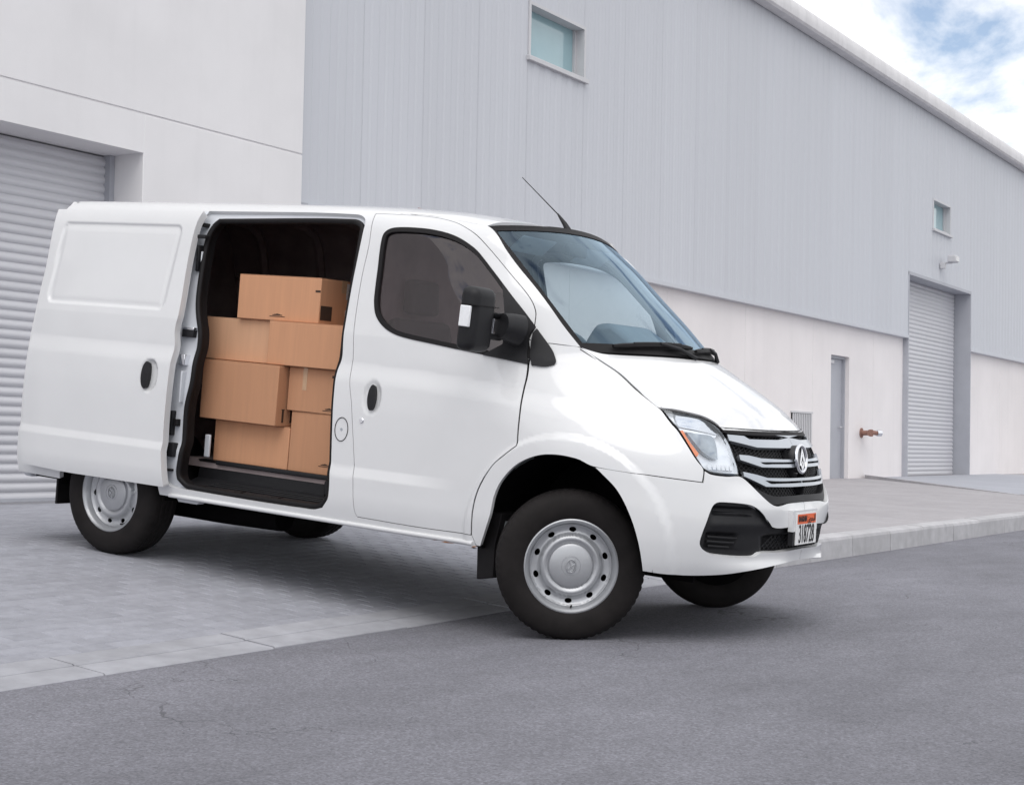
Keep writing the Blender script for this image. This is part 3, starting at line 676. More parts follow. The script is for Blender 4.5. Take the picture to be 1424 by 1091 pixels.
GAP = .0040
def So(o): return lambda t, v: S(t, v, o)
# --- roof with a mirrored half; windshield header follows a bowed line
APIL = [(2.41, 2.074), (2.548, 1.959), (2.664, 1.804), (2.768, 1.573), (2.856, 1.414)]
A3 = [Vector(S(*p)) for p in APIL]
WS_BULGE = lambda r: .15+.09*r          # forward bow of the glass, top to base
hdr = []
for i in range(9):
    s = 1-i/8; x = A3[0].x+WS_BULGE(0)*(1-s*s); y = A3[0].y*s
    hdr.append(APIL[0] if i == 0 else invS(x, y, *hdr[-1]))
hdr[-1] = (invS(A3[0].x+WS_BULGE(0), -.01, *hdr[-2])[0], 2.80)
VT = 2.074
roof = patch('roof', [(-.80, VT), (0, VT), (1, VT), (2.0, VT)]+hdr+[(1.5, 2.80), (.5, 2.80), (-.80, 2.80)], S, PAINT, van, step=.045, thick=.02, both=True)
# --- side frame: sill, pillars, rear quarter; big hole for the sliding door
DOOR_BACK = [p for p in DOOR if True]
i_br = min(range(len(DOOR)), key=lambda i: (DOOR[i][0]-2.559)**2+(DOOR[i][1]-.439)**2)
rear_arch = [(.42*math.cos(R(a)), .36+.42*math.sin(R(a))) for a in range(5, 180, 12)]
SKIN_OPEN = [(.36, 1.99), (.42, 2.045), (1.50, 2.050), (1.565, 2.03), (1.592, 1.985), (1.606, 1.66), (1.624, 1.36), (1.632, 1.27), (1.620, 1.19), (1.648, .74), (1.660, .53), (1.62, .465), (1.54, .445), (.62, .447), (.50, .455), (.44, .50), (.42, .70), (.43, 1.05), (.43, 1.30), (.36, 1.66)]
d_ = DOOR
door_loop = d_[i_br:]+d_[:1]            # bottom right, along the bottom, up the back edge, to the top left corner
front_edge = d_[:13]                    # along the top and down the A pillar
body_poly = [(-.80, .40)]+[(-.42, .395)]+rear_arch[::-1]+[(.42, .395), (1.2, .392), (2.0, .392), (2.60, .392), (2.574, .44)]
body_poly += door_loop+front_edge[1:]+[(2.70, 1.418), (2.748, 1.422), (2.80, 1.419), APIL[-1]]+APIL[-2::-1]+[(2.0, VT), (1, VT), (0, VT), (-.80, VT)]
side = patch('body_side', body_poly, S, PAINT, van, holes=[SKIN_OPEN], step=.028, thick=.03, gap=.0, bstep=.02)
side2 = patch('body_side', body_poly, S, PAINT, van, step=.05, thick=.03, mirror=True, bstep=.03)
m = MB(); m.tube([S(x, .402, .004) for x in (.50, .9, 1.3, 1.7, 2.1, 2.5, 2.585)], .013, 8); m.build('sill_moulding', PAINT, van, 60)
# --- sliding door opening: recessed jamb, rubber seal, dark return
jamb_out = inset(densify(SKIN_OPEN, .03), -.004)
patch('door_jamb', jamb_out, So(-.028), JAMB, van, holes=[inset(densify(OPEN, .03), -.004)], step=.03, thick=0, smooth_poly=False)
lp_ = inset(densify(OPEN, .03), -.004); n_ = len(lp_); m = MB(); m.add([S(t, v, -.027) for t, v in lp_]+[S(t, v, -.10) for t, v in lp_], [(i, (i+1) % n_, n_+(i+1) % n_, n_+i) for i in range(n_)]); m.build('door_return', RUBBER, van, 50)
sp = [S(t, v, -.024) for t, v in densify(OPEN, .03)]; m = MB(); m.tube(sp+[sp[0]], .017, 8, caps=False); m.build('door_seal', RUBBER, van, 60)
# --- cargo space
CAR_T0, CAR_T1 = -.74, 1.58
patch('cargo_lining', [(CAR_T0, .44), (CAR_T1+.12, .44), (CAR_T1+.12, 2.799), (CAR_T0, 2.799)], So(-.085), DARK, van, holes=[inset(densify(OPEN, .03), -.01)], step=.07, thick=0, flip=True)
patch('cargo_lining', [(CAR_T0, .44), (CAR_T1+.12, .44), (CAR_T1+.12, 2.799), (CAR_T0, 2.799)], So(-.085), DARK, van, step=.09, thick=0, flip=True, mirror=True)
def ribs():
    for x in (-.45, .05, .55, 1.0, 1.4):
        m = MB(); m.tube([S(x, v, -.10)[:1]+(-S(x, v, -.10)[1], S(x, v, -.10)[2]) for v in (.62, .9, 1.2, 1.5, 1.75, 1.95, 2.05, 2.16, 2.4, 2.75)], .035, 6); m.build('cargo_rib', DARK, van, 40)
    for z in (1.18, 1.75):
        m = MB(); m.tube([(x, -S(x, z, -.10)[1], z) for x in (-.7, 0, .8, 1.6)], .03, 6); m.build('cargo_rib', DARK, van, 40)
ribs()
boxo('cargo_floor', (-.76, 1.62, -.74, .93, .56, .605), DARK, van)
def slab(name, x, vals, th, mat, par, inn=.05):
    ring_ = [(S(x, v, -inn)[1], S(x, v, -inn)[2]) for v in vals]; ring_ += [(-a, b) for a, b in ring_[::-1]]
    m = MB(); m.prism(ring_, x, x+th, 0); return m.build(name, mat, par)
VV = (.50, .8, 1.1, 1.4, 1.7, 1.9, 2.0, 2.06, 2.12, 2.2, 2.4, 2.7)
slab('bulkhead', 1.665, VV, .02, DARK, van)
slab('rear_lining', -.77, VV, .02, DARK, van)
# step well in the doorway
m = MB(); m.prism([(-.755, .605), (-.735, .585), (-.745, .50), (-.80, .482), (-.93, .470), (-.945, .452), (-.945, .40), (-.735, .40), (-.70, .56), (-.70, .607)], .48, 1.64, 0); st = m.build('step', PLAST, van, 30)
for k in range(3):
    m = MB(); y = -.80-k*.042; m.tube([(.70, y, .486-.004*k), (1.58, y, .486-.004*k)], .006, 6); m.build('tread_rib', PLAST, st, 40)
for x in (.66, .95, 1.22, 1.50): boxo('clip', (x, x+.05, -.953, -.90, .452, .476), RUBBER, st, .004)
boxo('corner_trim', (1.50, 1.62, -.86, -.72, .50, .60), PLAST, st, .02); boxo('floor_lip', (.62, 1.62, -.762, -.735, .585, .610), PLAST, st, .006)
boxo('grab_plate', (.56, .60, -.80, -.785, .625, .755), JAMB, van, .006)
# hardware on the rear jamb
def jb(name, t, v, dt, dv, mat, off=-.022, th=.022, bev=.004):
    p = Vector(S(t, v, off)); o = boxo(name, (-dt, dt, -th, th, -dv, dv), mat, van, bev); o.location = p; o.rotation_euler = (0, 0, 0); return o
jb('striker', .505, 1.173, .022, .030, CHROME, -.02, .03)
jb('guide_track', .50, 1.325, .045, .022, PLAST, -.018, .02); jb('guide_plate', .50, 1.352, .045, .008, CHROME, -.016, .02)
jb('stop_buffer', .436, 1.955, .014, .012, RUBBER, -.012, .03); jb('upper_roller', .455, 1.885, .05, .010, PLAST, .02, .02)
jb('contact', .468, .81, .012, .07, PLAST); jb('contact', .505, .815, .014, .020, RUBBER); jb('latch', .492, .66, .026, .040, PLAST)
jb('contact', .452, 1.76, .009, .075, PLAST, -.012); jb('catch', .47, 1.70, .004, .10, JAMB, -.030, .012)
jb('catch', .52, 1.02, .006, .09, JAMB, -.02); jb('catch', .475, .545, .035, .006, RUBBER, -.02)
# --- sliding door, parked outside the rear quarter
def rbox(t, v, t0, t1, v0, v1, r):
    qx = abs(t-(t0+t1)/2)-(t1-t0)/2+r; qy = abs(v-(v0+v1)/2)-(v1-v0)/2+r
    return math.hypot(max(qx, 0), max(qy, 0))+min(max(qx, qy), 0)-r
def SLs(t, v):
    sh_ = (v-1.69)*-.055
    d = rbox(t, v, -.660+sh_, .352, 1.440, 1.950, .055)
    o = .075-.011*sstep(0, -.020, d)+.0035*sstep(-.03, -.055, d)
    d2 = math.hypot((t-.335)/.062, (v-1.07)/.088); o -= .022*(1-sstep(.80, 1.15, d2))
    o -= .010*sstep(1.962, 1.985, v)*0
    return S(t, v, o)
SL = [(t, v) for t, v in SLIDE]
sld = patch('sliding_door', SL, SLs, PAINT, van, step=.014, thick=.045, bstep=.014)
patch('inner_panel', SL, So(.032), JAMB, sld, step=.06, thick=0, flip=True)
hd = [(.300+.034*math.cos(a)*(1.0 if math.cos(a) < 0 else .75)+.018, 1.07+.078*math.sin(a)) for a in [2*math.pi*i/24 for i in range(24)]]
patch('handle', hd, lambda t, v: S(t, v, .075+.014*max(0, 1-((t-.315)/.05)**2-((v-1.07)/.10)**2)**.5), PLAST, sld, step=.010, thick=.03)
# --- front door
def DRs(t, v):
    o = 0.
    d2 = math.hypot((t-1.875)/.058, (v-1.07)/.088); o -= .012*(1-sstep(.72, 1.15, d2))
    return S(t, v, o)
WINO = WIN
for mir in (False, True):
    dr_ = patch('front_door', DOOR, DRs if not mir else S, PAINT, van, holes=[WINO], step=.013 if not mir else .04, thick=.03, mirror=mir, gap=GAP, bstep=.014)
    wi = inset(densify(WINO, .015), .016)
    patch('window_seal', densify(WINO, .012), So(.004), RUBBER, dr_, holes=[wi], step=.02, thick=.02, mirror=mir, smooth_poly=False, gap=-.004)
    patch('window', inset(densify(WINO, .015), .010), So(-.010), TINT if not mir else CLEAR, dr_, step=.05, thick=0, mirror=mir, smooth_poly=False)
    patch('inner_trim', [p for p in DOOR], So(-.06), CABIN, dr_, holes=[inset(densify(WINO, .02), -.015)], step=.06, thick=0, mirror=mir, flip=True, gap=.01)
    hd2 = [(1.882+.026*math.cos(a)+.010*math.sin(a)*0, 1.07+.068*math.sin(a)) for a in [2*math.pi*i/20 for i in range(20)]]
    patch('handle', hd2, lambda t, v: S(t, v, .002+.012*max(0, 1-((t-1.88)/.04)**2-((v-1.07)/.09)**2)**.5), PLAST, dr_, step=.010, thick=.03, mirror=mir)
    if not mir:
        gp_ = [S(t, v, -.011) for t, v in densify(DOOR, .03)]; m = MB(); m.tube(gp_+[gp_[0]], .0065, 6, caps=False); m.build('door_gap_shade', RUBBER, dr_, 60)  # black tube behind the shut line stands in for the deep gap's shade
        p = Vector(S(1.828, .945)); m = MB(); m.lathe([(0, -.006), (.011, -.006), (.014, -.003), (.014, .004), (0, .004)], 16); q = m.build('lock', CHROME, dr_, 40); q.location = p
    patch('mirror_sail', [(2.535, 1.735), (2.626, 1.594), (2.692, 1.494), (2.671, 1.462), (2.667, 1.366), (2.690, 1.311), (2.480, 1.338), (2.56, 1.40), (2.560, 1.516)], So(.010), PLAST, dr_, step=.025, thick=.02, mirror=mir)
# fuel flap on the B pillar
m = MB(); ring = [S(1.70+.043*math.cos(a), .888+.062*math.sin(a)*1.0, .0015) for a in [2*math.pi*i/40 for i in range(41)]]; m.tube(ring, .0022, 5, caps=False); ff = m.build('fuel_flap', RUBBER, van, 60)
m = MB(); m.lathe([(0, -.003), (.007, -.003), (.009, .004), (0, .004)], 14); q = m.build('flap_lock', SATIN, ff, 40); q.location = S(1.70, .888)
# --- front wing
hood_i = HOODL; hl_left = HL[:7]
wing = [FTOP[0], FTOP[1], HOODL[0]]+HOODL[1:4]+[(3.288, 1.154), (3.318, 1.136)]+HL[2:7]+[(3.597, .818), (3.467, .827), (3.436, .829), (3.168, .849)]
wing += [(3.096, .876), (2.994, .885), (2.902, .869), (2.807, .818), (2.735, .737), (2.698, .656), (2.68, .55), (2.627, .392), (2.60, .392), (2.574, .44)]
i0 = 12; wing += [(DOOR[i][0], DOOR[i][1]) for i in range(i_br, i0-1, -1)]+[(2.70, 1.420)]
for mir in (False, True):
    wg = patch('front_wing', wing, S, PAINT, van, step=.012 if not mir else .04, thick=.022, mirror=mir, gap=GAP, bstep=.014)
    patch('wing_sail', [(2.698, 1.490), (2.735, 1.427), (2.77, 1.362), (2.786, 1.333), (2.788, 1.318), (2.763, 1.306), (2.705, 1.308), (2.677, 1.366), (2.681, 1.462)], lambda t, v: S(t, v, .006+.012*max(0, 1-((t-2.72)/.10)**2-((v-1.38)/.13)**2)), PLAST, wg, step=.015, thick=.02, mirror=mir)
# --- bonnet
edge3 = [Vector(S(*p)) for p in HOODL]+[Vector(S(*p)) for p in [(3.336, 1.150), (3.393, 1.142), (3.459, 1.130), (3.509, 1.114), (3.556, 1.092), (3.607, 1.064)]]+[Vector(S(t, 1.062)) for t in (3.706, 3.82, 3.93, 4.05, TM(1.062))]
eye = pchip([p.x for p in edge3], [-p.y for p in edge3]); eze = pchip([p.x for p in edge3], [p.z for p in edge3])
x_base, x_nose = edge3[0].x, edge3[-1].x
zc = pchip([2.95, 3.12, 3.35, 3.55, 3.68, x_nose-.03, x_nose], [1.505, 1.452, 1.350, 1.235, 1.145, 1.085, edge3[-1].z])
def HOOD(x, y):
    xx = min(max(x, x_base-.25), x_nose); ye = max(1e-4, eye(max(xx, x_base))); ze = eze(max(xx, x_base)) if xx > x_base else edge3[0].z+(x_base-xx)*.5
    r = min(1.2, abs(y)/ye); z = zc(xx)
    return (x, y, z-(z-ze)*r**2.3)
front = [(p.x, p.y) for p in edge3]
cowl = [(x_base+.03+(WS_BULGE(1))*(1-s*s), edge3[0].y*s*.995) for s in [1-i/10 for i in range(0, 11)]]
hood_poly = front[:-1]+[(x_nose-.0005, 0)]+[(p[0], -p[1]) for p in front[-2::-1]]+[(p[0], -p[1]) for p in cowl]+cowl[-2:0:-1]
m = MB(); m.tube([p+Vector((0, .002, -.012)) for p in edge3], .0065, 6); bg_ = m.build('bonnet_gap_shade', RUBBER, van, 60)  # black tube under the bonnet edge, added to darken its shut line like shade
m = MB(); m.tube([S(t, v, -.011) for t, v in densify([(3.168, .850), (3.30, .840), (3.467, .828), (3.5975, .819), (3.600, .880)], .03, closed=False)], .0065, 6); m.build('seam_shade', RUBBER, van, 60)  # black tube in the bumper seam, put there as the seam's shade
hood = patch('bonnet', hood_poly, HOOD, PAINT, van, step=.022, thick=.02, gap=.003, bstep=.02)
# --- windshield
rl = [0]
for a_, b_ in zip(A3[:-1], A3[1:]): rl.append(rl[-1]+(b_-a_).length)
rl = [q/rl[-1] for q in rl]
ex, ey, ez = [pchip(rl, [p[i] for p in A3]) for i in range(3)]
def WS(s, r, o=0.):
    k = 1-s*s; x = ex(r)+WS_BULGE(r)*k+o*.75; z = ez(r)+(.058*max(0., 1-r)**1.3+.022*r)*k*1.0+o*.66
    return (x, -ey(r)*s, z)
ztop = S(*hdr[-1])[2]-A3[0].z
def WSf(o): return lambda s, r: WS(s, r, o)
ws_loop = [(-1, 0), (1, 0), (1, 1.0), (-1, 1.0)]
patch('windshield', [(-.985, .01), (.985, .01), (.985, 1.03), (-.985, 1.03)], WSf(-.006), WSGLASS, van, step=.06, thick=0, smooth_poly=False, flip=True)
patch('windshield_surround', [(-1, -.004), (1, -.004), (1, 1.035), (-1, 1.035)], WSf(-.002), RUBBER, van, holes=[[(-.955, .045), (.955, .045), (.965, .965), (-.965, .965)]], step=.05, thick=.012, smooth_poly=False, flip=True, bstep=.03)
# scuttle under the wipers
m = MB(); cv = []
for i in range(21):
    s = -1+i/10; a_ = Vector(WS(s, .985, -.012)); b_ = Vector((x_base+.045+WS_BULGE(1)*(1-s*s), -edge3[0].y*s*.99, 0)); b_.z = HOOD(b_.x, b_.y)[2]-.018; cv += [a_, b_]
m.add(cv, [(2*i, 2*i+1, 2*i+3, 2*i+2) for i in range(20)]); m.build('scuttle', PLAST, van, 60)
# wipers
for k, (s0, s1, r1) in enumerate(((-.80, .0, .955), (.02, .66, .965))):
    pa = [Vector(WS(s0+(s1-s0)*t, 1.0-(1.0-r1)*t*.55-.012*math.sin(t*3.1), .016)) for t in [i/10 for i in range(11)]]
    m = MB(); m.tube(pa, [.010]+[.014]*9+[.008], 6); wp = m.build('wiper', RUBBER, van, 50)
    piv = Vector(WS(s1-.03 if k == 0 else s1-.16, 1.045, .002)); mid = pa[5]+Vector((.008, 0, .010))
    m = MB(); m.tube([piv, piv.lerp(mid, .5)+Vector((.01, 0, .010)), mid], [.012, .010, .008], 8); m.build('wiper_arm', PLAST, wp, 50)
    m = MB(); m.tube([p+Vector((.004, 0, .012)) for p in pa[2:9]], .006, 6); m.build('blade_frame', PLAST, wp, 50)
# aerial
ab = Vector((2.43, -.10, 0)); tq = invS(ab.x, ab.y, *hdr[6]); ab.z = S(*tq)[2]
m = MB(); m.tube([ab+Vector((.03, 0, -.012)), ab+Vector((.0, 0, .03)), ab+Vector((-.05, 0, .085))], [.020, .014, .005], 10); ae = m.build('aerial', PLAST, van, 50)
m = MB(); m.tube([ab+Vector((-.045, 0, .08)), ab+Vector((-.30, .0, .285))], [.0035, .0022], 6); m.build('mast', RUBBER, ae, 50)
# --- headlights
for mir in (False, True):
    h = patch('headlight', HL, lambda t, v: S(t, v, -.030-.012*math.sin((t-3.3)*7)), M('lamp_bowl', (.86, .87, .89), .22, metal=.15, coat=.6, var=.08, vscale=9) if not mir else bpy.data.materials['lamp_bowl'], van, step=.025, thick=-.026, mirror=mir, gap=.004)
    patch('lens', HL, So(-.002), LENS, h, step=.03, thick=.008, mirror=mir, gap=.003)
    patch('lens_rim', HL, So(-.004), RUBBER, h, holes=[inset(densify(HL, .015), .0045)], step=.03, thick=.02, mirror=mir, gap=.0015)
    patch('side_reflector', HL_AMBER, So(-.014), AMBER, h, step=.02, thick=.012, mirror=mir)
    patch('upper_reflector', HL_TOP, lambda t, v: S(t, v, -.014-.010*math.sin((v-1.04)*40)), CHROME, h, step=.015, thick=.012, mirror=mir)
    patch('projector', HL_MID, lambda t, v: S(t, v, -.020+.010*math.cos((t-3.57)*14)), M('projector_glass', (.34, .37, .40), .06, metal=.5, coat=1, var=.3, vscale=12) if not mir else bpy.data.materials['projector_glass'], h, step=.015, thick=.02, mirror=mir)
    patch('divider', [(3.425, 1.062), (3.49, 1.055), (3.55, 1.046), (3.60, 1.038), (3.60, 1.028), (3.55, 1.036), (3.49, 1.045), (3.44, 1.050)], So(-.016), LEDW, h, step=.02, thick=.012, mirror=mir)
    for k in range(6):
        t0 = 3.622+k*.0195; patch('day_light', [(t0, .882), (t0+.015, .880), (t0+.013, .902), (t0-.002, .904)], So(-.012), LEDW, h, step=.02, thick=.012, mirror=mir, smooth_poly=False)
# --- grille
def cen(v): return (TM(v), v)
gl_out = [(3.600, 1.060), (3.66, 1.019), (3.709, .971), (3.756, .886), (3.771, .856), (3.92, .731), (4.05, .733), cen(.735), cen(1.060), (3.93, 1.060), (3.706, 1.060)]
gr_ = patch('grille', gl_out, So(-.045), PLAST, van, step=.04, thick=-.04, both=True)
patch('lower_lip', [(3.83, .806), (3.92, .731), (4.05, .733), cen(.735), cen(.768), (4.05, .766), (3.94, .768)], So(.004), PLAST, gr_, step=.03, thick=.03, both=True)
def trim(T_, B__, name, slot=None):
    tl = T_+[cen(T_[-1][1])]; bl = B__+[cen(B__[-1][1])]
    return patch(name, tl+bl[::-1], lambda t, v: S(t, v, .006), SATIN, gr_, holes=[slot] if slot else [], step=.02, thick=.022, both=True, smooth_poly=False)
trim([(3.625, 1.050), (3.707, 1.047), (3.746, 1.033), (3.93, 1.034), (4.06, 1.050), (4.12, 1.056)], [(3.655, 1.022), (3.814, .996), (4.014, .996)], 'top_bar')
trim([(3.737, .959), (3.789, .957), (3.862, .946), (4.025, .942)], [(3.753, .935), (3.878, .904), (4.042, .903)], 'middle_bar', [(3.862, .928), (3.95, .929), (4.20, .929), (4.20, .919), (3.95, .919), (3.89, .918)])
trim([(3.771, .880), (3.838, .869), (3.909, .854), (4.10, .851)], [(3.777, .859), (3.899, .812), (4.10, .809)], 'bottom_bar', [(3.892, .842), (3.98, .838), (4.20, .837), (4.20, .826), (3.98, .826), (3.93, .826)])
patch('bonnet_front_shade', [(3.603, 1.058), (3.70, 1.052), (3.93, 1.054), cen(1.058), cen(1.074), (3.93, 1.072), (3.70, 1.071), (3.596, 1.070)], So(.004), RUBBER, gr_, step=.03, thick=.03, both=True)  # dark strip painting the shaded gap above the top bar; covers the bonnet lip
# honeycomb behind the bars
def lattice(name, par, box_, poly, off, pitch, rad):
    (t0, t1, v0, v1) = box_; m = MB(); pl = np.array(poly)
    for sg in (-1, 1):
        k = t0-(v1-v0); 
        while k < t1+(v1-v0):
            run = []
            for i in range(25):
                v = v0+(v1-v0)*i/24; t = k+(v-v0)*1.1 if sg > 0 else k+(v1-v)*1.1
                ok = inside(np.array([(t, v)]), [poly])[0] and t < TM(v)
                if ok: run.append(S(t, v, off))
                if (not ok or i == 24) and run:
                    if len(run) > 2: m.tube(run, rad, 4, caps=False); m.tube([(p[0], -p[1], p[2]) for p in run], rad, 4, caps=False)
                    run = []
            k += pitch
    o = m.build(name, PLAST, par, 60); o['kind'] = 'stuff'; return o
lattice('mesh', gr_, (3.6, 4.3, .735, 1.05), gl_out, -.026, .026, .0028)
# badge
bd_c = Vector(S(TM(.944), .944, .016))
bm_ = Matrix.Translation(bd_c) @ Matrix.Rotation(R(-8), 4, 'Y') @ Matrix.Rotation(R(90), 4, 'Z')
m = MB(); m.lathe([(0, -.004), (.066, -.004), (.070, .004), (.070, .045), (0, .045)], 40, bm_ ); bdg = m.build('badge', PLATEK, gr_, 40)
tor = []
for i in range(12): a = 2*math.pi*i/12; tor.append((.0675+.0095*math.cos(a), -.006+.009*math.sin(a)))
m = MB(); m.lathe(tor, 48, bm_, close=True); m.build('badge_ring', CHROME, bdg, 60)
def strokes(name, polys, par, mtx, y0, y1, mat):
    for pl in polys:
        m = MB(); m.prism(pl, y0, y1, 1); m.v = [tuple(mtx @ Vector(p)) for p in m.v]; m.build(name, mat, par)
K_ = .062
strokes('badge_stroke', [[(x*K_, z*K_) for x, z in q] for q in ([(-.70, -.58), (-.05, .90), (.0, .50), (-.40, -.50)], [(.70, -.48), (.05, .90), (.0, .50), (.42, -.38)], [(-.40, -.52), (-.24, -.26), (-.02, -.62), (-.02, -.94)], [(.42, -.42), (.24, -.22), (.02, -.62), (.02, -.94)], [(0, .40), (-.26, -.06), (-.17, -.06), (0, .24)], [(0, .40), (.26, -.06), (.17, -.06), (0, .24)], [(0, -.46), (-.26, -.06), (-.17, -.06), (0, -.30)], [(0, -.46), (.26, -.06), (.17, -.06), (0, -.30)])], bdg, bm_, -.014, -.002, CHROME)
# --- bumper
bump_poly = [cen(.734), (4.05, .732), (3.92, .729), (3.771, .853), (3.695, .855), (3.653, .857), (3.622, .863), (3.601, .877), (3.598, .820), (3.467, .829), (3.436, .831), (3.172, .851), (3.199, .828), (3.275, .752), (3.334, .644), (3.378, .52), (3.413, .380), (3.486, .374), (3.589, .372), (3.728, .385), (3.829, .405), (3.928, .421), (4.05, .433), cen(.440)]
fog = [(3.608, .532), (3.613, .586), (3.623, .630), (3.638, .695), (3.650, .721), (3.669, .731), (3.769, .729), (3.815, .718), (3.863, .684), (3.935, .618), (4.09, .614), cen(.614)]
fog_low = [cen(.500), (4.155, .499), (4.026, .494), (3.891, .494), (3.86, .476), (3.672, .484), (3.627, .504)]
def bulge(t, v): return .034*(1-sstep(.395, .472, v))*sstep(3.60, 3.95, t)*(1-.6*sstep(4.0, 4.2, t))+.022*sstep(.60, .72, v)*(1-sstep(.74, .84, v))*sstep(3.60, 3.82, t)*(1-sstep(3.90, 4.15, t))
def BUs(t, v):
    # rim rolled into the black insert, plate pad, lower lip kicked forward
    o = bulge(t, v)
    return S(t, v, o)
full = [cen(.734)]+bump_poly[1:]+fog_low+fog
bmp = patch('bumper', full, BUs, PAINT, van, step=.02, thick=.028, both=True, gap=.0022, bstep=.014)
ins_poly = fog[:-1]+[cen(.614)]+fog_low
def INS(t, v):
    o = -.022+bulge(t, v)
    o += -.018*sstep(.668, .674, v)*(1-sstep(.705, .711, v))*sstep(3.645, 3.66, t)*(1-sstep(3.80, 3.84, t))
    o += .014*math.exp(-((v-.625)/.030)**2)*sstep(3.63, 3.67, t)*(1-sstep(3.9, 4.05, t))
    o += -.030*(1-sstep(.575, .592, v))*sstep(.505, .515, v)*sstep(3.632, 3.645, t)*(1-sstep(3.75, 3.79, t))
    o += -.045*(1-sstep(.560, .585, v))*sstep(3.90, 3.98, t+(v-.5)*.3)
    return S(t, v, o)
fi = patch('lower_grille', ins_poly, INS, PLAST, bmp, step=.012, thick=-.02, both=True, bstep=.012)
lattice('lower_mesh', bmp, (3.88, 4.3, .500, .575), [(3.895, .500), (3.93, .548), (3.97, .574), cen(.574), cen(.505)], -.030, .030, .003)
for sgn in (1, -1):
    for (v0, t0, t1) in ((.715, 3.665, 3.80), (.690, 3.655, 3.83), (.565, 3.645, 3.775), (.543, 3.645, 3.765), (.521, 3.652, 3.745)):
        pts_ = [S(t0+(t1-t0)*i/8, v0-.004*i/8, -.030) for i in range(9)]; m = MB(); m.tube([(p[0], p[1]*sgn, p[2]) for p in pts_], .006, 6); m.build('fog_slat', PLAST, bmp, 60)
# --- number plate
NP = empty('number_plate_frame'); bpy.data.objects.remove(NP)
pm = Matrix.Translation((3.939, -.041, .606)) @ Matrix.Rotation(R(-2), 4, 'Y')
def flat(name, y0, y1, z0, z1, x0, x1, mat, par):
    m = MB(); m.box(x0, x1, y0, y1, z0, z1, pm); return m.build(name, mat, par)
pl = flat('number_plate', -.138, .138, -.078, .078, -.004, 0, PLATEW, van)
flat('plate_holder', -.170, .155, -.012, .092, -.030, -.0045, PAINT, pl); flat('plate_back', -.165, .150, -.080, -.0125, -.03, -.0045, PLAST, pl)
flat('plate_band', -.122, .122, .024, .072, 0.0002, .0012, PLATEO, pl)
def text(name, s, size, sx, y, z, mat, par, mtx, off=.002, align='CENTER', bold=0.):
    c = bpy.data.curves.new(name, 'FONT'); c.body = s; c.size = size; c.align_x = align; c.align_y = 'CENTER'; c.extrude = .0006; c.offset = bold
    o = bpy.data.objects.new(name, c); COL.objects.link(o); bpy.context.view_layer.update()
    me = bpy.data.meshes.new_from_object(o.evaluated_get(bpy.context.evaluated_depsgraph_get())); bpy.data.objects.remove(o); bpy.data.curves.remove(c)
    rot = mtx @ Matrix.Translation((off, y, z)) @ Matrix(((0, 0, 1, 0), (1, 0, 0, 0), (0, 1, 0, 0), (0, 0, 0, 1))) @ Matrix.Diagonal((sx, 1, 1, 1))
    me.transform(rot); me.materials.clear(); me.materials.append(mat); q = bpy.data.objects.new(name, me); COL.objects.link(q); q.parent = par; return q
text('plate_number', '318728', .128, .545, 0, -.030, PLATEK, pl, pm, bold=.0004)
text('plate_country', 'BAHRAIN', .042, .62, -.058, .048, PLATEK, pl, pm, off=.0028, bold=.0006)
text('plate_country', '\uFEE6\uFBFE\uFEAE\uFEA4\uFE92\uFEDF\u0627', .045, .8, .062, .048, PLATEK, pl, pm, off=.0028)
# --- mirrors
for sgn in (1,):
    bm = bmesh.new(); bmesh.ops.create_cube(bm, size=1)
    for v in bm.verts:
        v.co = Vector((v.co.x*.105, v.co.y*.195, v.co.z*.325))
        if v.co.x > 0: v.co.y *= .90; v.co.z *= .94
    bmesh.ops.bevel(bm, geom=list(bm.edges), offset=.042, segments=5, affect='EDGES', profile=.5)
    me = bpy.data.meshes.new('door_mirror'); bm.to_mesh(me); bm.free(); me.shade_smooth(); me.materials.append(PLAST)
    mr_ = bpy.data.objects.new('door_mirror', me); COL.objects.link(mr_); mr_.parent = van; mr_.location = (2.585, -1.125*sgn, 1.505); mr_.rotation_euler = (0, R(3), R(-4)*sgn)
    boxo('mirror_glass', (-.0535, -.050, -.050, .050, -.115, .115), CHROME, mr_)
    q = boxo('repeater', (-.030, .032, -.104 if sgn > 0 else .088, -.088 if sgn > 0 else .104, -.040, .062), LEDW, mr_, .004)
    boxo('housing_band', (-.028, .056, -.097, .097, .066, .070), RUBBER, mr_)
    for z in (.028, -.075):
        m = MB(); m.tube([(-.01, .06*sgn, z), (.02, .13*sgn, z), (.02, .185*sgn, z)], [.022, .020, .022], 8, squash=.6); m.build('mirror_arm', PLAST, mr_, 50)
    m = MB(); m.tube([(.01, .125*sgn, .03), (.01, .125*sgn, -.08)], .006, 8); m.build('arm_rod', CHROME, mr_, 50)
    m = MB(); m.tube([(.055, .13*sgn, -.015), (.07, .175*sgn, -.02), (.095, .23*sgn, -.03)], [.062, .072, .080], 14); m.build('mirror_base', PLAST, mr_, 50)
